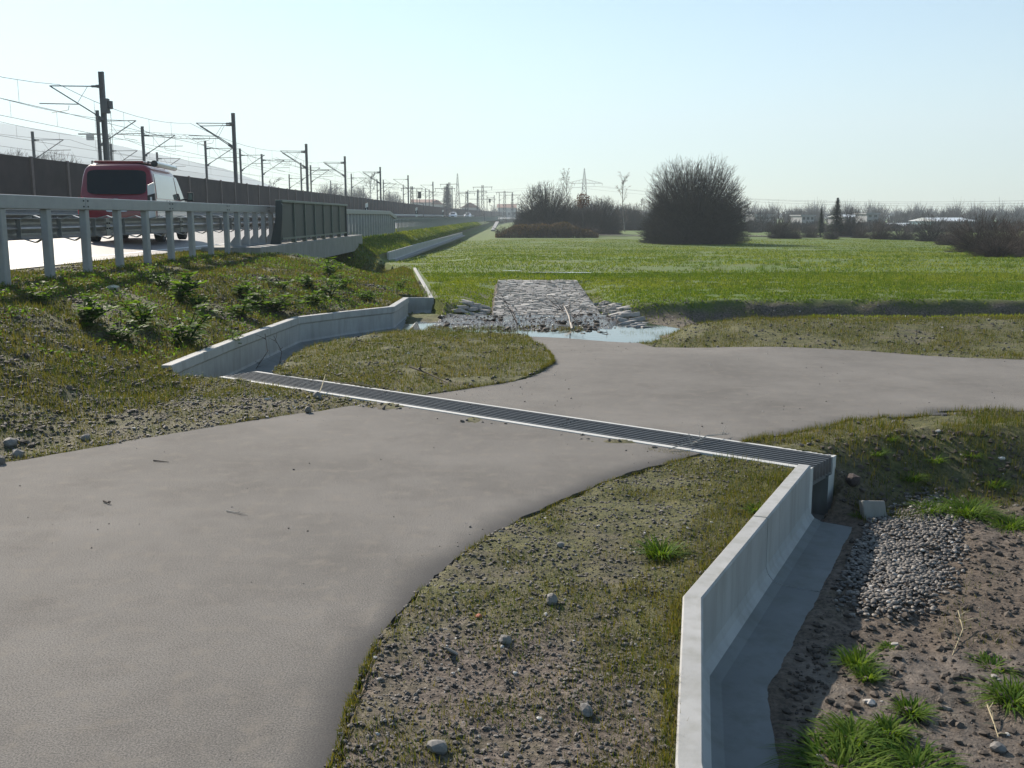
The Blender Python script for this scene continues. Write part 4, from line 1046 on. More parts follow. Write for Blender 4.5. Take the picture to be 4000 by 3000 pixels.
put(proto('mid', P_mid), 2335, 128, 768, 6.0, 'dense low bare thicket below and right of the pylon', 'tree', G1, 2.0, 1.15)
put(proto('mid', P_mid), 2225, 131, 780, 6.0, 'dark bare thicket right of the round topped tree', 'tree', G1, 3.1)
put(proto('mid', P_mid), 2045, 150, 822, 6.0, 'small thicket where the road disappears', 'tree', G1, 4.1)
put(proto('bir', P_bir), 2210, 140, 690, 7.6, 'slender pale birch rising behind the round topped tree', 'birch', G1)
put(proto('bir', P_bir), 2436, 150, 703, 7.6, 'slender pale birch between the pylon and the biggest bush', 'birch', G1, 1.7, 1.1)
put(proto('tree', P_tree), 2500, 165, 770, 7.6, 'faint bare tree just left of the biggest bush', 'tree', G1)
put(proto('tree', P_tree), 2385, 170, 790, 7.6, 'faint bare tree beside the left foot of the second birch', 'tree', G1, 2.2)
put(proto('mid', P_mid), 2445, 165, 795, 6.0, 'hazy low thicket between the second birch and the biggest bush', 'tree', G1, 5.2, 1.2)
put(proto('small', P_small), 2545, 92, 880, 4.0, 'small brown shrub against the left foot of the biggest bush', 'shrub', G1, 1.2, 1.3)
rl = empty('russet_tree'); mb = MB(); mb.tube([(0,0,0),(0,0,4)], [.1,.04], 6); mb.build('trunk', M['bark'], rl)
def leafcloud(name, n, c, s, size, mat, parent, seed, flat=0):
    rg_ = np.random.default_rng(seed); P = rg_.normal(size=(n,3)); P /= np.linalg.norm(P, axis=1, keepdims=True); P *= (rg_.random((n,1))**.4)*np.array(s)
    P += np.array(c); q = rg_.normal(size=(n,2,3)); q /= np.linalg.norm(q, axis=2, keepdims=True); sz = size*(.6+.8*rg_.random((n,1)))
    V = np.stack([P-q[:,0]*sz, P+q[:,0]*sz, P+q[:,1]*sz*1.2], 1).reshape(-1,3)
    if flat: V[:,2] = np.maximum(V[:,2], .02)
    return npmesh(name, V, np.arange(3*n).reshape(-1,3), mat, parent, tint=np.repeat(rg_.random(n), 3))
leafcloud('crown', 500, (0,0,4.1), (.9,.9,.9), .12, M['redleaf'], rl, 3); put(rl, 2273, 120, 757, 5.0, 'small russet leaved tree in front of the pylon foot', 'tree', G1)
# bramble hedge
def hedge(name, px0, px1, Yd, top, label, seed, n=5200, mat='bramble', cat='hedge'):
    X0, X1 = (px0-2000)/FPX*Yd, (px1-2000)/FPX*Yd; zb = float(H((X0+X1)/2, Yd)); zt = CAMH+(845-top)/FPX*Yd; r = empty(name, ((X0+X1)/2, Yd, zb)); tag(r, label, cat)
    rg_ = np.random.default_rng(seed); V = []; T = []
    u = rg_.random(n); x = (u-.5)*(X1-X0); hh = (zt-zb)*np.sin(np.pi*np.clip(u,.02,.98))**.45*(.5+.65*fbm(x+50, x*0, 2.6, seed)); z = hh*rg_.random(n)**.6; y = rg_.normal(0, 1.0, n)*(1-.4*z/(zt-zb))
    P = np.stack([x, y, z], 1); q = rg_.normal(size=(n,2,3)); q /= np.linalg.norm(q, axis=2, keepdims=True); sz = .075*(.5+rg_.random((n,1)))
    V = np.stack([P-q[:,0]*sz, P+q[:,0]*sz, P+q[:,1]*sz*1.3], 1).reshape(-1,3); npmesh('foliage', V, np.arange(3*n).reshape(-1,3), M[mat], r, tint=np.repeat(rg_.random(n), 3))
    S = []
    for k in range(900):
        a = rg_.random(); xx = (a-.5)*(X1-X0); yy = rg_.normal(0, .7); L = (zt-zb)*rg_.uniform(.5,1.05)*(.6+.4*math.sin(math.pi*a)); dx, dy = rg_.normal(0,.4,2)
        S.append((xx,yy,0,xx+dx*.4,yy+dy*.4,L*.8,.02,.012)); S.append((xx+dx*.4,yy+dy*.4,L*.8,xx+dx*1.1,yy+dy,L*rg_.uniform(.7,1.15),.012,.008))
    segmesh(S, 'stems', M['browntwig'], r); return r
hedge('bramble_hedge', 1938, 2330, 108, 862, 'long low brown bramble hedge at the left end of the meadow', 5, 9000)
# right hand tree line
put(proto('small', P_small), 3035, 104, 815, 4.0, 'vase shaped bare tree right of the biggest bush', 'tree', G2, .4, 1.1)
put(proto('small', P_small), 2955, 150, 812, 4.0, 'faint bare tree close behind the right side of the biggest bush', 'tree', G2, 1.4, 1.3)
put(proto('small2', P_small2), 3092, 104, 862, 4.0, 'low twiggy shrub left of the slim conifer', 'shrub', G2, .4)
put(proto('fir', P_fir), 3252, 112, 775, 6.0, 'tall dark fir, tallest evergreen at the meadow edge', 'fir', G2, 0, 1.7)
put(proto('fir', P_fir), 3192, 110, 815, 6.0, 'slimmer and shorter evergreen left of the tall fir', 'fir', G2, 2, 1.15)
put(proto('small', P_small), 3298, 112, 798, 4.0, 'bare round tree touching the tall fir on its right', 'tree', G2, 3.4, 1.1)
put(proto('small', P_small), 3235, 100, 880, 4.0, 'low bare shrub in front of the tall fir', 'shrub', G2, 5.4, 1.3)
put(proto('small2', P_small2), 3425, 100, 838, 4.0, 'bare twiggy tree in front of the grey tower block', 'tree', G2, 1, 1.1)
put(proto('small2', P_small2), 3350, 106, 868, 4.0, 'low bare shrub below the long pale roof beside the tower block', 'shrub', G2, 2.4, 1.5)
put(proto('small', P_small), 3510, 98, 872, 4.0, 'low dark thicket in front of the long white roof', 'shrub', G2, 2.9, 2.0)
put(proto('small', P_small), 3622, 92, 826, 4.0, 'broad bare tree between the white roof and the teal building', 'tree', G2, 4.4, 1.35)
put(proto('small2', P_small2), 3722, 90, 838, 4.0, 'thin bare tree in front of the teal building', 'tree', G2, 5.1, 1.2)
put(proto('small2', P_small2), 3690, 80, 890, 4.0, 'low brown shrub left of the brown bushes on the right', 'shrub', G2, .7, 2.0)
put(proto('small', P_small), 3150, 108, 868, 4.0, 'low grey shrub between the conifer and the vase shaped tree', 'shrub', G2, .9, 1.3)
for i, (px, Yd, top, wd, lab) in enumerate(((3815,58,812,1.5,'leftmost of the tall brown bushes at the right edge'),(3905,55,832,1.5,'middle one of the tall brown bushes at the right edge'),(3990,50,838,1.6,'rightmost brown bush, cut by the photo edge'),(3880,47,905,2.4,'low brown bush in front of the tall brown bushes'))):
    put(proto('brown', lambda: make_tree('bare_bush', 'fan', 3.2, 3.2, 33, dict(n=700, rmin=.006, side=2), ('bark','browntwig'))), px, Yd, top, 3.2, lab, 'bush', 'brown bushes at the right edge', i*1.3, wd)
# trees behind the noise wall
for i, (px, Yd, top, k, lab) in enumerate(((1455,330,668,'tree','tall hazy bare tree behind the masts, left of the oncoming cars'),(1300,300,718,'mid','hazy round tree behind the noise wall under the fourth mast'),(1395,320,730,'mid','hazy bare tree behind the noise wall just left of the tall hazy tree'),(1540,350,750,'mid','hazy bare tree behind the noise wall just right of the tall hazy tree'),(250,200,600,'mid','faint bare tree behind the left end of the noise wall'),(60,190,590,'mid','faint bare tree at the left edge of the photo'),(880,260,735,'mid','faint bare tree behind the noise wall left of the second mast'),(1060,240,690,'tree','faint bare tree between the second and third near masts'))):
    put(proto(k, None), px, Yd, top, 7.6 if k == 'tree' else 6.0, lab, 'tree', 'hazy trees behind the railway', i*1.7, 1.0)
put(proto('fir', None), 1752, 330, 722, 6.0, 'large hazy conifer beside the slender pointed pylon', 'fir', None, 1, 1.6)
# distant wood: one mass nobody could count
S = []; rg_ = random.Random(5)
for (x0, x1, Yd, hm) in ((-260, 60, 520, 9), (20, 420, 420, 9.5), (40, 330, 300, 5.0), (10, 40, 180, 4.5), (34, 95, 150, 1.7), (38, 120, 165, 2.0)):
    x = x0
    while x < x1:
        h_ = hm*rg_.uniform(.6,1.15); y = Yd+rg_.uniform(-12,12); zb = -.7
        for k in range(46):
            a = rg_.uniform(0,6.28); t_ = rg_.random()**.7*1.1; L = h_*rg_.uniform(.6,1); d = (math.sin(t_)*math.cos(a)*.6, math.sin(t_)*math.sin(a)*.6, math.cos(t_))
            w0 = (x+rg_.gauss(0,.4), y, zb+h_*.1*rg_.random()); m_ = tuple(w0[j]+d[j]*L*.55 for j in range(3)); e_ = (m_[0]+d[0]*L*.5+rg_.gauss(0,.3), m_[1]+d[1]*L*.4, m_[2]+L*.4)
            S.append((*w0, *m_, .10, .07)); S.append((*m_, *e_, .07, .02)); 
            for _ in range(2): S.append((*m_, m_[0]+rg_.gauss(0,L*.2), m_[1], m_[2]+L*.3*rg_.random(), .05, .02))
        x += max(.9, hm*.26)*rg_.uniform(.6,1.3)
o = segmesh(S, 'distant_wood', M['twig'], None); tag(o, 'hazy band of distant bare woodland along the horizon', 'woodland', kind='stuff')
# dry strip at the far edge of the meadow
hedge('reed_strip', 2900, 3760, 116, 921, 'low strip of dry brown growth along the far edge of the meadow', 15, 5000, 'bramble', 'rough grass')

# ---------------------------------------------------------------- buildings
def building(px0, px1, ptop, peave, Yd, depth, label, wall='wallplaster', roof='ballast', rtype='gable', rows=1, ncol=5, name='house'):
    X0, X1 = (px0-2000)/FPX*Yd, (px1-2000)/FPX*Yd; ze = CAMH+(845-peave)/FPX*Yd; zt = CAMH+(845-ptop)/FPX*Yd; W_ = X1-X0
    r = empty(name, ((X0+X1)/2, Yd+depth/2, -.8)); tag(r, label, 'building'); he = ze+.8; ht = zt+.8
    mb = MB(); mb.box((0,0,he/2), (W_,depth,he)); mb.build('wall', M[wall], r)
    mb = MB(); e = .4
    if rtype == 'gable':
        mb.add([(-W_/2-e,-depth/2-e,he),(W_/2+e,-depth/2-e,he),(W_/2+e,depth/2+e,he),(-W_/2-e,depth/2+e,he),(-W_/2-e,0,ht),(W_/2+e,0,ht)], [(0,1,5,4),(2,3,4,5),(0,4,3),(1,2,5),(3,2,1,0)])
    elif rtype == 'front':
        mb.add([(-W_/2-e,-depth/2-e,he),(W_/2+e,-depth/2-e,he),(W_/2+e,depth/2+e,he),(-W_/2-e,depth/2+e,he),(0,-depth/2-e,ht),(0,depth/2+e,ht)], [(0,1,4),(2,3,5),(1,2,5,4),(3,0,4,5),(3,2,1,0)])
    else: mb.box((0,0,(he+ht)/2+.002), (W_+.6,depth+.6,max(.25,ht-he)))
    mb.build('roof', M[roof], r)
    for q in range(rows):
        for c in range(ncol):
            z = he*(q+.55)/rows; x = (c+.5)/ncol*W_-W_/2; mb = MB(); mb.box((x,-depth/2-.01,z), (W_/ncol*.55, .1, min(1.4, he/rows*.45))); mb.build('window', M['winglass'], r)
building(3286,3372,838,848,215,12,'pale roofed hall left of the grey tower block','blockgrey','roofwhite','gable',1,4,'hall')
building(3368,3412,833,836,205,7,'grey tower block among the trees at the meadow edge','blockgrey','blockgrey','flat',3,2,'tower_block')
building(3440,3582,871,882,200,14,'long low hall with a bright white roof','blockgrey','roofwhite','gable',1,7,'hall')
building(3648,3790,850,864,190,14,'teal walled building with a pale roof near the right bushes','teal','roofwhite','gable',1,8,'hall')
building(3117,3165,840,843,230,9,'dark flat roofed house left of the slim conifer','blockgrey','blockgrey','flat',2,3,'house')
building(2935,3010,838,841,260,10,'dark flat roofed block just right of the biggest bush','blockgrey','blockgrey','flat',2,4,'house')
building(1612,1700,780,792,420,12,'wide hazy house roof behind the noise wall','wallplaster','ballast','gable',1,5)
building(1690,1730,782,800,400,10,'hazy gabled house beside the large conifer','wallplaster','ballast','front',1,3)
building(1805,1872,792,812,430,12,'hazy gabled house right of the slender pylon','wallplaster','ballast','front',1,3)
building(1945,2015,798,812,470,12,'hazy house at the right end of the noise wall','wallplaster','ballast','gable',1,4)

# ---------------------------------------------------------------- paved ramp and stone revetment
import itertools
def ico(sub):
    bm = bmesh.new(); bmesh.ops.create_icosphere(bm, subdivisions=sub, radius=1); V = np.array([v.co[:] for v in bm.verts]); F_ = np.array([[v.index for v in f.verts] for f in bm.faces]); bm.free(); return V, F_
ICO1, ICO2 = ico(1), ico(2)
def stones(name, P, S, mat, rg_, base=ICO1, smooth=False, rough=.18, parent=None):
    """P (n,3) centres; S (n,3) half sizes"""
    bv, bf = base; n = len(P); k = len(bv)
    yaw = rg_.random(n)*6.283; c, s = np.cos(yaw), np.sin(yaw); tl = rg_.normal(0,.25,n)
    L = bv[None]*(1+rg_.normal(0, rough, (n,k,1)))*S[:,None,:]
    z2 = L[:,:,2]*np.cos(tl)[:,None]+L[:,:,0]*np.sin(tl)[:,None]; x1 = L[:,:,0]*np.cos(tl)[:,None]-L[:,:,2]*np.sin(tl)[:,None]
    x = x1*c[:,None]-L[:,:,1]*s[:,None]; y = x1*s[:,None]+L[:,:,1]*c[:,None]
    V = np.stack([x+P[:,None,0], y+P[:,None,1], z2+P[:,None,2]], -1).reshape(-1,3); F_ = (bf[None]+np.arange(n)[:,None,None]*k).reshape(-1,3)
    t_ = np.repeat(rg_.random(n)**1.3, k); return npmesh(name, V, F_, mat, parent, smooth=smooth, tint=t_)
V = []; F_ = []; T = []; y = 17.6
while y < 26.2:
    row = rnd.uniform(.075,.12); x = -.40+rnd.uniform(0,.1)
    while x < 1.68:
        L = rnd.uniform(.10,.26); x1 = min(x+L, 1.70); z = float(np.interp(y, [17.6,19.0,26.0], [-.235,-.19,0]))+rnd.uniform(.0,.018); b = len(V); t_ = rnd.random()
        j = lambda: rnd.uniform(-.012,.012)
        for zz, sh in ((-.12,0),(0,.008)): V += [(x+.008+sh+j(),y+.006+sh,z+zz+j()),(x1-.008-sh+j(),y+.006+sh,z+zz+j()),(x1-.008-sh+j(),y+row-.006-sh,z+zz+j()),(x+.008+sh+j(),y+row-.006-sh,z+zz+j())]
        F_ += [(b+4,b+5,b+6,b+7),(b,b+1,b+5,b+4),(b+1,b+2,b+6,b+5),(b+2,b+3,b+7,b+6),(b+3,b,b+4,b+7)]; T += [t_]*8; x = x1
    y += row
tag(npmesh('paved_ramp', V, F_, M['cobble'], tint=T), kind='structure')
def revet(p0, p1, p2, p3, label, nrow, ncol, yaw):
    """slabs bedded on the slope between two edges p0-p1 and p3-p2"""
    r = empty('stone_revetment', (p0[0], p0[1], 0)); tag(r, label, 'stone revetment')
    for i in range(nrow):
        for j in range(ncol):
            u, v = (i+.5+rnd.uniform(-.25,.25))/nrow, (j+.5+rnd.uniform(-.2,.2))/ncol
            x = (p0[0]*(1-u)+p1[0]*u)*(1-v)+(p3[0]*(1-u)+p2[0]*u)*v; y = (p0[1]*(1-u)+p1[1]*u)*(1-v)+(p3[1]*(1-u)+p2[1]*u)*v
            mb = MB(); mb.box((x, y, float(H(x, y, False))+.012), (.26*rnd.uniform(.7,1.25), .12*rnd.uniform(.7,1.2), .07), M=Matrix.Rotation(yaw+rnd.uniform(-.18,.18), 4, 'Z') @ Matrix.Rotation(rnd.uniform(-.14,.14), 4, 'Y') @ Matrix.Rotation(rnd.uniform(-.3,0), 4, 'X'))
            mb.v = [tuple(c_+rnd.uniform(-.018,.018) for c_ in v_) for v_ in mb.v]; rel(mb.build('stone_slab', M['slab'], r, bevel=.015), r)
    return r
revet((1.72,21.2),(1.95,17.2),(2.45,17.0),(2.05,21.0),'bright slabs bedded on the slope at the right foot of the paved ramp',12,3,R(35))
revet((-.5,20.6),(-.5,19.0),(-1.25,18.75),(-.95,19.9),'shaded slabs bedded on the slope at the left foot of the paved ramp',6,3,R(-30))

# ---------------------------------------------------------------- scattered stones, soil, grass
def scatter(n, x0, x1, y0, y1, keep, seed, power=0):
    rg_ = np.random.default_rng(seed); x = x0+(x1-x0)*rg_.random(n); y = y0*(y1/y0)**rg_.random(n) if power else y0+(y1-y0)*rg_.random(n)
    k = keep(x, y)&(np.abs(x) < .56*y+1.0); x, y = x[k], y[k]; return x, y, rg_
def free(x, y, m=.0): 
    gx = (x-GN_L[0])*gd.x+(y-GN_L[1])*gd.y; gy = (x-GN_L[0])*gn.x+(y-GN_L[1])*gn.y
    G = (gx > -.05)&(gx < GLEN+.05)&(gy > -.02)&(gy < GW+.02)
    return ~(pip(x, y, path_near)|pip(x, y, path_far)|G|pip(x, y, TROUGH)|pip(x, y, PIT))
def wall_clear(x, y):
    lo = pip(x, y, LOW); d = dline(x, y, Rw); dl = np.minimum(dline(x, y, Lw), dline(x, y, Cw))
    return np.where(lo, d > .33, d > .10)&(dl > .10)
toe_ = lambda y: np.interp(y, [6.5,8.7,15.4,17.3,19.1,20.5,31.4,36,42], [-3.9,-3.0,-3.42,-2.25,-2.15,-1.75,-3.1,-4.4,-5.6])
def zone(name, label, cat, mat, n, box, keep, seed, size, flat=.55, base=ICO1, smooth=False, sink=.25, power=0, rough=.18):
    x, y, rg_ = scatter(n, *box, lambda a, b: free(a, b)&wall_clear(a, b)&keep(a, b), seed, power)
    s = size[0]*(size[1]/size[0])**(rg_.random(len(x))**2.2); S = np.stack([s, s*rg_.uniform(.6,1,len(x)), s*flat*rg_.uniform(.7,1.2,len(x))], 1)
    z = H(x, y)+s*flat*(1-2*sink); o = stones(name, np.stack([x,y,z],1), S, mat, rg_, base, smooth, rough); tag(o, label, cat, kind='stuff'); return o
nolow = lambda x, y: ~pip(x, y, LOW)
zone('gravel', 'dark gravel covering the verge between the path edge and the near wall', 'gravel', M['gravel'], 60000, (-1.2,2.2,1.9,7), lambda x, y: nolow(x, y)&(x > -1)&(x < 2.1)&(y < 6.9)&(rng.random(len(x)) < .35+.9*(1-masks(x,y)[1])), 101, (.003,.013))
zone('gravel', 'loose stones on the bare foot of the bank left of the path', 'gravel', M['gravel'], 60000, (-8,-1.2,5,11), lambda x, y: (rng.random(len(x)) < .3+.7*(1-masks(x,y)[1])), 102, (.004,.020))
zone('gravel', 'scattered stones in the grass of the verges beyond the grate', 'gravel', M['gravel'], 26000, (-7,9,7,20), lambda x, y: nolow(x, y)&(x > -6.5)&(x < 8), 103, (.006,.028))
zone('soil_clods', 'brown soil crumbs on the muddy ground right of the near wall', 'soil', M['soilclod'], 30000, (.4,7,2.2,7.6), lambda x, y: pip(x, y, LOW), 104, (.004,.03), .6, sink=.4)
zone('soil_clods', 'crumbly soil clods among the weeds of the road bank', 'soil', M['soilclod'], 60000, (-7.6,-1.6,6,26), lambda x, y: (x < toe_(y)+.1)&(rng.random(len(x)) < .25+1.2*(vn(x,y,.5,150) > .5)), 110, (.008,.04), .6, sink=.35)
zone('mud_clods', 'dark mud and rotten debris lying in the ford', 'mud', M['soilclod'], 1600, (-2.2,3,15.8,19.3), lambda x, y: pip(x, y, FORD)&(vn(x, y, .45, 120) > .72), 105, (.02,.07), .5, sink=.2)
# pebble bed
pbx = [U(*q, -.33) for q in ((3270,2080),(3420,1990),(3600,1930),(3760,1960),(3800,2120),(3760,2330),(3600,2450),(3380,2430),(3185,2370),(3210,2200))]
x, y, rg_ = scatter(30000, 1.3, 3.6, 4.2, 7.2, lambda a, b: pip(a, b, pbx)&(dline(a, b, Rw) > .36)&(rng.random(len(a)) < np.clip(dline(a, b, pbx+[pbx[0]])/.30+.05,0,1)*(.45+.9*vn(a,b,.25,131))), 130)
s = .006+.009*rg_.random(len(x)); S = np.stack([s*1.25, s*.9, s*.6], 1)
o = stones('pebble_bed', np.stack([x,y,H(x,y)+.008+.012*rg_.random(len(x))],1), S, M['pebble'], rg_, ICO2, True, .05); tag(o, 'bed of rounded grey pebbles on the low ground beside the channel outlet', 'pebbles', kind='stuff')
# grit on the path
x, y, rg_ = scatter(2600, -4, 9, 2.4, 14, lambda a, b: (pip(a, b, path_near)|pip(a, b, path_far))&(rng.random(len(a)) < .12+.9*(vn(a,b,1.2,140) > .62)), 141)
s = .003+.007*rg_.random(len(x))**3; o = stones('path_grit', np.stack([x,y,path_z(x,y)+s*.4],1), np.stack([s,s*.8,s*.6],1), M['gravel'], rg_); tag(o, 'small loose grit strewn over the asphalt path', 'grit', kind='stuff')

def blades(name, label, x, y, z, h, wd, lean, rg_, mat, cat='grass', tint=None, parent=None, kind='stuff', seg=1):
    n = len(x); a = rg_.random(n)*6.283; dx, dy = np.cos(a), np.sin(a); l = lean*np.abs(rg_.normal(0,1,n))*h; b = rg_.random(n)*6.283; lx, ly = np.cos(b)*l, np.sin(b)*l
    P0 = np.stack([x-dx*wd/2, y-dy*wd/2, z-.004+0*x],1); P1 = np.stack([x+dx*wd/2, y+dy*wd/2, z-.004+0*x],1)
    hz = np.sqrt(np.maximum(h*h-l*l, (.25*h)**2)); P2 = np.stack([x+lx, y+ly, z+hz],1)
    if seg == 1: V = np.stack([P0,P1,P2],1).reshape(-1,3); F_ = np.arange(3*n).reshape(-1,3); k = 3
    else:
        M0 = np.stack([x-dx*wd*.4+lx*.3, y-dy*wd*.4+ly*.3, z+hz*.6],1); M1 = np.stack([x+dx*wd*.4+lx*.3, y+dy*wd*.4+ly*.3, z+hz*.6],1)
        V = np.stack([P0,P1,M1,M0,P2],1).reshape(-1,3); i = np.arange(n)[:,None]*5; F_ = np.concatenate([i+[[0,1,2]], i+[[0,2,3]], i+[[3,2,4]]]); k = 5
    t_ = np.repeat(rg_.random(n) if tint is None else tint, k); o = npmesh(name, V, F_, mat, parent, tint=t_)
    if kind: tag(o, label, cat, kind=kind)
    return o
def gzone(label, n, box, keep, seed, h, wd, mat='blade', lean=.5, power=0, seg=1, patch=.5, ps=.5):
    x, y, rg_ = scatter(n, *box, lambda a, b: free(a, b)&wall_clear(a, b)&keep(a, b)&(rng.random(len(a)) < np.clip((fbm(a, b, ps, seed)-patch)*6+.35, .04, 1)), seed, power)
    hh = h[0]+(h[1]-h[0])*rg_.random(len(x))**1.5; t_ = np.clip(rg_.normal(.42,.30,len(x))+.5*(fbm(x,y,.8,seed+5)-.5)+(1.3*(fbm(x,y*2.2,7,seed+6)-.5) if mat == 'meadowblade' else 0), 0, 1)
    wf = wd*(.7+.6*rg_.random(len(x)))*np.clip(y/8, 1, 6) if power else wd*(.7+.6*rg_.random(len(x)))
    return blades('grass', label, x, y, H(x, y), hh, wf, lean, rg_, M[mat], tint=t_, seg=seg)
gzone('thin yellow green grass on the gravel verge beside the near wall', 130000, (-1.2,2.2,1.9,7), nolow, 201, (.012,.04), .0036, patch=.42, ps=.45)
gzone('denser yellow green grass strip along the near wall', 40000, (.0,2.0,1.9,6.6), lambda x, y: nolow(x,y)&(dline(x,y,Rw) < .38), 202, (.02,.055), .0032, patch=.45)
gzone('short sparse grass on the stony foot of the bank left of the path', 150000, (-9,-1.2,5,11), lambda x, y: (x < -1), 203, (.012,.045), .0055, patch=.40, ps=.7)
gzone('rough grass and moss on the road bank', 180000, (-7.7,-1.8,8,44), lambda x, y: (x < toe_(y)-.05), 204, (.03,.10), .007, power=1, patch=.36)
gzone('grass on the far road bank beyond the bridge', 90000, (-7.7,-4.6,34,190), lambda x, y: (x < toe_(y)-.0)&(x < -5.55), 224, (.04,.12), .012, 'meadowblade', .6, 1, patch=.25, ps=1.5)
gzone('short mossy grass on the mound between the channel and the path', 90000, (-3.6,1.2,9,17), lambda x, y: (x > toe_(y)), 205, (.02,.07), .006, patch=.34)
gzone('rough grass on the strip between the path and the creek', 110000, (1.8,10,9,16.5), lambda x, y: nolow(x,y)&(x > .55), 206, (.02,.08), .006, patch=.42)
gzone('rough grass on the bank right of the grate', 100000, (1.4,8,6,10), lambda x, y: (dline(x,y,Tw) < 1.0)|nolow(x,y), 207, (.025,.09), .005, patch=.42, ps=.4)
gzone('sparse grass on the muddy ground right of the near wall', 26000, (.8,6,2.2,7), lambda x, y: pip(x,y,LOW)&(~pip(x,y,pbx))&(masks(x,y)[3] < .3)&(x > .35*y+.05*0), 208, (.015,.06), .0035, patch=.62, ps=.45)
gzone('green grass on the creek banks and the near part of the meadow', 200000, (-3.5,17,16.5,30), lambda x, y: (x > toe_(y)+.05)&~pip(x,y,FORD)&((dline(x,y,CREEK) > 1.55)|((dline(x,y,CREEK) > .7)&(rng.random(len(x)) < .12))), 209, (.02,.06), .010, 'meadowblade', power=1, patch=.3, ps=.6)
gzone('bright green meadow grass stretching to the far bushes', 240000, (-6,60,26,100), lambda x, y: (x > -5.2), 210, (.03,.075), .012, 'meadowblade', .8, 1, patch=.34, ps=2.5)

# blades and dust leaning over the wall tops and the path edges
def edge_blades(P, o, n, seed, label, h=(.02,.05), mat='blade'):
    rg_ = np.random.default_rng(seed); seg = rg_.integers(0, len(P)-1, n); t = rg_.random(n); A = np.array(P)
    x = A[seg,0]+(A[seg+1,0]-A[seg,0])*t; y = A[seg,1]+(A[seg+1,1]-A[seg,1])*t; k = vn(x, y, .35, seed) > .35
    x, y = x[k]+rg_.normal(0, .018, k.sum()), y[k]+rg_.normal(0, .018, k.sum()); k2 = (y > 1.5)&(y < 20)&(np.abs(x) < .56*y+1)
    x, y = x[k2], y[k2]; n_ = len(x); blades('grass', label, x, y, np.maximum(H(x, y), o if o is not None else -9), h[0]+(h[1]-h[0])*rg_.random(n_), .004, .9, rg_, M[mat], tint=np.clip(rg_.normal(.5,.3,n_),0,1))
edge_blades(offset(Rw, .11), None, 5000, 501, 'grass blades leaning over the back edge of the near wall', (.02,.055))
edge_blades(offset(Lw, -.11), None, 7000, 502, 'grass blades leaning over the back edge of the left wall', (.04,.10))
edge_blades(near_right, None, 9000, 503, 'small grass blades creeping over the broken edge of the near path', (.01,.035))
edge_blades(far_right, None, 7000, 504, 'small grass blades along the right edge of the far path', (.02,.05))
edge_blades(far_island, None, 7000, 505, 'small grass blades along the path edge of the mound', (.02,.05))
edge_blades(near_left, None, 6000, 506, 'small grass blades along the left edge of the near path', (.015,.04))
# single grass tufts
def tuft(loc, label, n, rad, h, seed, mat='tuft', group='grass tufts'):
    rg_ = np.random.default_rng(seed); S = 5; r = rad*rg_.random(n)**.7*.4; a = rg_.random(n)*6.283; V = []; F_ = []; T = []
    for i in range(n):
        bx, by = r[i]*math.cos(a[i]), r[i]*math.sin(a[i]); aa = a[i]+rg_.normal(0,.5); L = h*rg_.uniform(.55,1.1); out = rg_.uniform(.25,1.0)*rad/h; w_ = .0045*rg_.uniform(.7,1.3); b = len(V); px, py = -math.sin(aa), math.cos(aa)
        for k in range(S):
            t_ = k/(S-1); o_ = out*L*t_**1.5; z = L*(t_-.45*out*t_**2.5); ww = w_*(1-t_)**.6
            V += [(bx+math.cos(aa)*o_-px*ww, by+math.sin(aa)*o_-py*ww, z), (bx+math.cos(aa)*o_+px*ww, by+math.sin(aa)*o_+py*ww, z)]
        for k in range(S-1): F_.append((b+2*k, b+2*k+1, b+2*k+3, b+2*k+2))
        T += [rg_.random()]*(2*S)
    o = npmesh('grass_tuft', V, F_, M[mat], tint=T); x, y = loc; o.location = (x, y, float(H(x,y))-.01); tag(o, label, 'grass tuft', group); return o
TU = [((2580,2165,.0),170,.17,.16,'bright green grass tuft standing alone on the gravel verge left of the wall'),
 ((3350,2590,-.33),150,.15,.14,'green grass tuft at the edge of the wall shadow'),((3385,2650,-.33),80,.10,.10,'small bright tuft just below the tuft in the wall shadow'),
 ((3560,2780,-.33),130,.12,.11,'round green tuft alone on the wet mud'),((3330,2890,-.33),190,.20,.12,'broad bright tuft near the bottom of the photo, left one'),
 ((3290,2990,-.33),260,.3,.16,'widest bright green tuft at the bottom edge right of the trough'),((3470,2870,-.33),150,.15,.11,'bright tuft joining the broad tuft on its right'),
 ((3580,3000,-.33),200,.25,.13,'green tuft at the bottom edge, right of the widest one'),((3780,1960,-.25),260,.32,.22,'tallest green grass clump above the pebble bed'),
 ((3960,1975,-.2),190,.25,.16,'green grass clump at the right edge above the mud'),((3640,1960,-.25),150,.2,.15,'lower grass clump just left of the tallest clump'),
 ((3880,2560,-.3),120,.18,.09,'leafy low tuft on the mud at the right'),((3960,2700,-.3),160,.2,.14,'green tuft at the right edge of the photo, low down'),
 ((2960,1990,.0),110,.12,.09,'small green tuft against the back of the near wall'),((3000,1700,0),90,.14,.10,'grass tuft right beside the far rim of the grate'),
 ((3480,2515,-.33),70,.08,.05,'tiny tuft in the middle of the mud')]
TU += [((3420,1800,-.12),60,.14,.10,'small green clump halfway up the slope right of the outlet'),((3560,1860,-.2),90,.16,.12,'dark clump on the slope above the pebbles'),((3650,1780,-.1),80,.16,.10,'green clump on the upper slope below the path edge'),
 ((3880,1830,-.15),90,.18,.12,'yellowish clump on the slope near the right edge'),((3480,1720,-.02),60,.12,.08,'short clump near the path edge above the outlet'),((3800,1720,0),60,.14,.08,'short clump on the grass by the path edge at the right'),((3370,1990,-.28),60,.12,.08,'clump in the shade beside the leaning block')]
for i, (q, n, rad, h, lab) in enumerate(TU): tuft(U(*q), lab, int(n*1.3), rad, h*.78, 300+i)
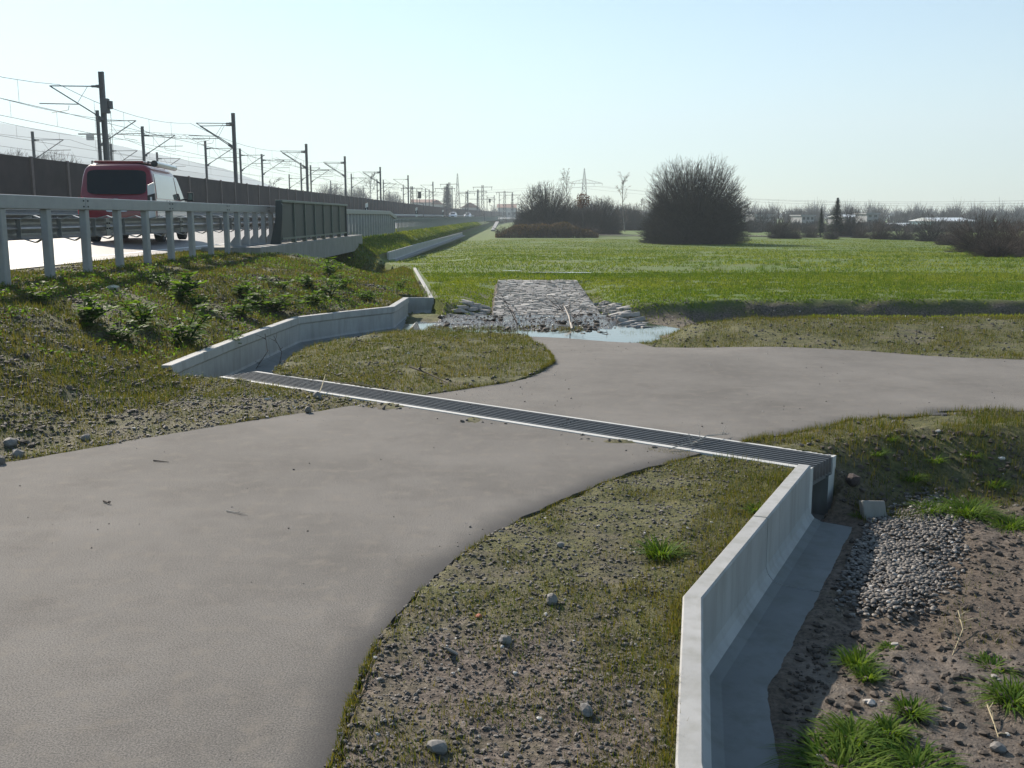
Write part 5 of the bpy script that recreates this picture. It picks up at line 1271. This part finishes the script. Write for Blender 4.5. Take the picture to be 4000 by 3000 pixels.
# dark taller tufts in the meadow
rg_ = np.random.default_rng(8); V=[]
x, y, rg_ = scatter(900, -4, 25, 21, 60, lambda a, b: (a > -3)&~pip(a, b, FORD)&(dline(a,b,CREEK) > 1.2)&(vn(a,b,3,401) > .45), 400, 1)
X_ = np.repeat(x, 22)+rg_.normal(0,.07,len(x)*22); Y_ = np.repeat(y, 22)+rg_.normal(0,.07,len(x)*22)
blades('meadow_tufts', 'darker grass tufts dotted over the green meadow', X_, Y_, H(X_, Y_), .09+.13*rg_.random(len(X_)), .018, .8, rg_, M['meadowblade'], tint=rg_.random(len(X_))*.3)
# broad leaved weeds on the bank
def weed(h, n, seed):
    rg = random.Random(seed); r = empty('weed_plant'); mb = MB(); V=[]; F_=[]; T=[]
    for s in range(7):
        a = rg.uniform(0,6.28); tl = rg.uniform(.1,1.0); e = Vector((math.cos(a)*tl*h, math.sin(a)*tl*h, h*rg.uniform(.4,1.05)))
        pts = [Vector((0,0,-.02)), e*.5+Vector((0,0,.05*h)), e]; mb.tube(pts, [.006,.005,.003], 5)
        for k in range(n):
            t = rg.uniform(.12,1.02); q = pts[0].lerp(pts[1], t*2) if t < .5 else pts[1].lerp(pts[2], t*2-1); b0 = rg.uniform(0,6.28); L = .062*rg.uniform(.6,1.4)*(1.25-.4*t); d = Vector((math.cos(b0), math.sin(b0), rg.uniform(-.1,.7))).normalized(); sd = d.cross(Vector((0,0,1))).normalized(); nn = sd.cross(d)
            b = len(V); q0 = q+d*.012
            V += [q0, q0+d*L*.35+sd*L*.36+nn*.004, q0+d*L*.8+sd*L*.30-nn*.003, q0+d*L*1.1-nn*L*.15, q0+d*L*.8-sd*L*.30-nn*.003, q0+d*L*.35-sd*L*.36+nn*.004, q0+d*L*.6-nn*.008]
            F_ += [(b+6,b+j,b+(j+1)%6) for j in range(6)]; T += [rg.random()]*7
    mb.build('stem', M['weed'], r); npmesh('leaves', [tuple(v) for v in V], F_, M['weed'], r, tint=T); return r
WD = [(150,1180,.5,.22,'small leafy weed below the left guard rail post'),(330,1270,.3,.3,'large broad leaved weed near the flat white stone'),(560,1270,.35,.28,'dark leafy weed right of the flat white stone'),(465,1330,.3,.2,'low bushy weed below the flat white stone'),
 (690,1170,.5,.36,'tallest weed, standing in the guard rail shadow'),(780,1210,.45,.24,'leafy weed just below the tallest weed'),(720,1350,.25,.32,'tall dark weed above the left wall end'),(930,1150,.5,.24,'leafy weed high on the bank in the middle'),
 (1010,1190,.35,.26,'leafy weed on the middle of the bank'),(940,1240,.25,.26,'bushy weed above the first wall section'),(1070,1215,.25,.25,'bushy weed above the bend of the wall'),(1180,1010,.55,.34,'dark weed in front of the bridge cap beam'),
 (1290,1075,.4,.32,'green weed below the right end of the bridge'),(1225,1190,.18,.24,'leafy weed close behind the wall top'),(1290,1165,.18,.28,'dark weed behind the middle of the wall'),(1340,1130,.2,.26,'leafy weed on the slope above the long wall section'),
 (1440,1175,.12,.2,'low weed near the corner of the wall'),(905,1345,.18,.2,'yellowish weed beside the wall rim'),(1100,1130,.45,.24,'weed in the shade near the top of the slope'),(1215,1125,.35,.24,'shaded weed under the bridge end'),
 (1560,1130,.08,.22,'weed on the shaded slope beyond the wall corner'),(640,1120,.6,.22,'weed close under the guard rail')]
wp = [weed(.25, 13, 1), weed(.25, 16, 2), weed(.25, 11, 3)]; wk = [KIDS(o) for o in wp]
for i, (px, py, z, h, lab) in enumerate(WD):
    o = wp[i] if i < 3 else copy_tree(wp[i%3], None, wk[i%3])
    zz = z
    for _ in range(12): X0, Y0 = U(px, py, zz); zz = .5*zz+.5*float(H(X0, Y0))
    o.location = (X0, Y0, float(H(X0, Y0))); o.rotation_euler = (0,0,i*1.9); s = h/.20; o.scale = (s*rnd.uniform(1,1.7),s*rnd.uniform(.9,1.3),s*rnd.uniform(.75,1.1)); tag(o, lab, 'weed', 'leafy weeds on the road bank')
# low leafy cover on the bank
x, y, rg_ = scatter(34000, -7, -1.9, 9.5, 27, lambda a, b: (a < toe_(b)-.1)&(fbm(a,b,.6,420) > .5)&(dline(a,b,Lw) > .12), 421)
n = len(x); q = rg_.normal(size=(n,2,3)); q[:,:,2] *= .5; q /= np.linalg.norm(q, axis=2, keepdims=True); P = np.stack([x,y,H(x,y)+.02+.05*rg_.random(n)],1); sz = .017*(.5+rg_.random((n,1)))
o = npmesh('leafy_ground_cover', np.stack([P-q[:,0]*sz,P+q[:,1]*sz*.8,P+q[:,0]*sz,P-q[:,1]*sz*.8],1).reshape(-1,3), np.arange(4*n).reshape(-1,4), M['weed'], tint=np.repeat(rg_.random(n),4)); tag(o, 'low leafy ground cover between the weeds of the road bank', 'ground cover', kind='stuff')

# single stones, shards, blocks, twigs
def stone(px, py, z, size, mat, label, cat='stone', name='stone', seed=0, up=.3, group='single stones'):
    x, y = U(px, py, z); rg_ = np.random.default_rng(seed); S = np.array([size]); zz = float(path_z(x,y)) if bool(pip(x, y, path_near)|pip(x, y, path_far)) else float(H(x, y))
    o = stones(name, np.array([[0,0,0.]]), S, mat, rg_, ICO2, False, .09); o.location = (x, y, zz+size[2]*up); tag(o, label, cat, group); return o
stone(2155,2360,0,(.028,.026,.03),M['loose'],'rounded pale stone standing up in the gravel',seed=1,up=.6)
stone(1870,2420,0,(.026,.014,.010),M['brick'],'orange brick shard lying in the gravel verge','brick shard','brick_shard',2,.7)
stone(1770,2560,0,(.05,.018,.008),M['loose'],'long flat pale stone near the path edge in the gravel',seed=3,up=.8)
stone(1710,2940,0,(.035,.03,.022),M['loose'],'large grey stone at the bottom edge of the gravel',seed=4,up=.6)
stone(2290,2790,0,(.03,.022,.02),M['loose'],'pale stone in the gravel close to the near wall',seed=5,up=.6)
stone(1975,2530,0,(.028,.024,.018),M['loose'],'grey stone in the middle of the gravel verge',seed=6,up=.6)
stone(2190,2140,0,(.025,.02,.015),M['loose'],'stone in the grass left of the lone tuft',seed=7,up=.6)
stone(440,1175,.5,(.16,.10,.03),M['white'],'flat white stone slab on the road bank below the rail',seed=8,up=.9)
stone(72,1780,0,(.05,.04,.035),M['loose'],'large rounded stone at the edge of the left verge',seed=9,up=.6)
stone(40,1730,.02,(.05,.045,.035),M['loose'],'large grey stone near the left edge of the photo',seed=10,up=.6)
stone(335,1710,.02,(.04,.035,.03),M['loose'],'grey stone on the left verge near the path',seed=11,up=.6)
stone(1203,1612,0,(.035,.03,.03),M['gravel'],'dark stone lying on the path edge near the grate',seed=12,up=.8)
stone(5,1812,0,(.035,.03,.03),M['gravel'],'dark stone at the left end of the path edge',seed=13,up=.8)
stone(1240,1555,0,(.05,.04,.035),M['loose'],'grey stone against the near rim of the grate',seed=14,up=.6)
stone(3330,1920,-.25,(.08,.05,.05),M['rust'],'rusty brown stone wedged beside the channel outlet',seed=15,up=.4)
stone(3900,2890,-.3,(.03,.03,.02),M['loose'],'grey stone in the mud at the right',seed=16,up=.6)
x, y = U(3425,1965,-.22); mb = MB(); mb.add([(-.085,0,-.1),(.10,0,-.1),(.085,0,.12),(-.105,0,.13),(-.075,.09,-.1),(.10,.08,-.1),(.085,.09,.115),(-.10,.08,.125)], [(0,1,2,3),(7,6,5,4),(0,4,5,1),(1,5,6,2),(2,6,7,3),(3,7,4,0)])
o = mb.build('concrete_block', M['conc2'], bevel=.01); o.scale = (.85,.85,.85); o.location = (x, y, float(H(x,y))+.02); o.rotation_euler = (R(-14),0,R(8)); tag(o, 'broken grey concrete block leaning on the slope by the channel outlet', 'concrete block')
def twig(pts, r, mat, label, kids=5, seed=0, name='twig', group='fallen twigs'):
    rg = random.Random(seed); mb = MB(); P = [Vector(p) for p in pts]; mb.tube(P, [r*(1-.6*i/(len(P)-1)) for i in range(len(P))], 6)
    for k in range(kids):
        i = rg.randrange(len(P)-1); q = P[i].lerp(P[i+1], rg.random()); d = Vector((rg.gauss(0,1),rg.gauss(0,1),abs(rg.gauss(0,.7)))).normalized()*(P[-1]-P[0]).length*rg.uniform(.12,.3); mb.tube([q, q+d*.5+Vector((rg.gauss(0,.01),0,.005)), q+d], [r*.5,r*.4,r*.2], 5)
    c = P[0].copy(); o = mb.build(name, mat); 
    for v in o.data.vertices: v.co -= c
    o.location = c; tag(o, label, 'twig', group); return o
def g3(px, py, dz=.015, z=0):
    zz = z
    for _ in range(6): x, y = U(px, py, zz); zz = float(H(x, y, False)) if free(np.array([x]), np.array([y]))[0] else float(path_z(x, y))
    return (x, y, zz+dz)
twig([g3(1600,1462,.08),g3(1670,1480,.06),g3(1770,1510,.01)], .010, M['darktwig'], 'bent dark twig lying across the mound beside the grate', 1, 1)
twig([g3(1365,1365,.02),g3(1390,1345,.06),g3(1470,1355,.02)], .008, M['darktwig'], 'thin dark twig on the grass by the left wall', 1, 2)
twig([g3(1240,1560,.02),g3(1258,1535,.06),g3(1273,1510,.12)], .007, M['straw'], 'pale stalk standing against the grate near the stones', 0, 3)
x0 = U(1000,1440,-.3); twig([(x0[0],x0[1],-.3),(x0[0]+.12,x0[1]+.15,-.1),(x0[0]+.05,x0[1]+.35,.12)], .006, M['darktwig'], 'bare branch standing in the left trough', 9, 4, 'branch')
x0 = U(1090,1432,-.3); twig([(x0[0],x0[1],-.3),(x0[0]+.02,x0[1]+.1,-.12),(x0[0]-.1,x0[1]+.2,.08)], .006, M['darktwig'], 'second bare branch in the left trough nearer the mound', 9, 5, 'branch')
twig([g3(2235,1290,.02,-.2),g3(2222,1262,.12,-.2),g3(2205,1245,.22,-.2)], .022, M['deadwood'], 'bleached white forked branch standing in the ford', 3, 6, 'branch')
twig([g3(2020,1270,.02,-.2),g3(2005,1245,.12,-.2),g3(1990,1228,.2,-.2)], .016, M['darktwig'], 'dark branch stub standing in the ford mud', 3, 7, 'branch')
twig([g3(2180,1215,.05,-.2),g3(2215,1235,.08,-.2),g3(2260,1250,.02,-.2)], .012, M['darktwig'], 'dark heap of driftwood at the foot of the paved ramp', 7, 8, 'branch')
twig([g3(2340,1318,.03,-.22),g3(2365,1312,.06,-.22),g3(2400,1325,.02,-.22)], .007, M['darktwig'], 'twigs sticking out of the water beside the path', 6, 9, 'branch')
twig([g3(2700,1742,.01),g3(2760,1728,.05),g3(2850,1705,.02)], .006, M['deadwood'], 'pale dry twigs lying over the grate at the right path edge', 5, 10)
twig([g3(2610,1765,.02),g3(2680,1755,.04),g3(2720,1740,.03)], .005, M['deadwood'], 'pale stalk lying along the bars of the grate', 3, 11)
twig([g3(600,1802,.006),g3(660,1808,.006)], .005, M['darktwig'], 'short straight twig on the path near the left verge', 0, 12)
twig([g3(885,1998,.006),g3(920,2005,.006),g3(965,2013,.006)], .004, M['deadwood'], 'thin pale twig on the middle of the path', 1, 13)
twig([g3(405,1962,.008),g3(430,1972,.008)], .006, M['darktwig'], 'curled dead leaf stalk on the left of the path', 3, 14)
twig([g3(2240,1302,.012,-.14),g3(2360,1306,.012,-.14)], .008, M['darktwig'], 'straight stick lying at the far end of the path', 1, 15)
twig([g3(3740,2430,.06,-.3),g3(3760,2480,.03,-.3),g3(3720,2560,.0,-.3)], .004, M['straw'], 'pale dry grass stalks lying on the mud', 8, 16, 'straw')
twig([g3(3850,2790,.05,-.3),g3(3880,2840,.02,-.3),g3(3900,2880,.0,-.3)], .004, M['straw'], 'pale curved straw beside the grey stone in the mud', 4, 17, 'straw')
twig([g3(2860,2625,.01,-.33),g3(2795,2630,.01,-.33)], .006, M['darktwig'], 'tiny twig lying in the concrete trough', 1, 18)
# weeds dead stalks near the ford
for i in range(10):
    px = 1905+i*17+rnd.uniform(-6,6); a = g3(px, 1310+rnd.uniform(-8,10), 0)
    twig([a, (a[0]+rnd.uniform(-.02,.02), a[1], a[2]+.12), (a[0]+rnd.uniform(-.05,.05), a[1], a[2]+rnd.uniform(.18,.32))], .004, M['darktwig'], f'thin dry stalk at the water edge of the mound, {ordn[i]} from the left', 2, 50+i, 'dry_stalk', 'dry stalks at the water edge')

# ---------------------------------------------------------------- haze
if HAZE > 0:
    mb = MB(); mb.box((0, 1220, 60), (5500, 2700, 130)); hz = mb.build('haze', None); 
    hz.location = (0,0,0)
    for v in hz.data.vertices: v.co.z = -7 if v.co.z < 50 else 232
    m = bpy.data.materials.new('haze_air'); m.use_nodes = True; n = m.node_tree; n.nodes.clear(); out = n.nodes.new('ShaderNodeOutputMaterial'); pv = n.nodes.new('ShaderNodeVolumePrincipled')
    pv.inputs['Color'].default_value = (.80,.92,1,1); pv.inputs['Density'].default_value = HAZE; pv.inputs['Anisotropy'].default_value = .16; n.links.new(pv.outputs[0], out.inputs['Volume']); hz.data.materials.append(m); tag(hz, 'pale blue haze in the distance', 'haze', kind='stuff')
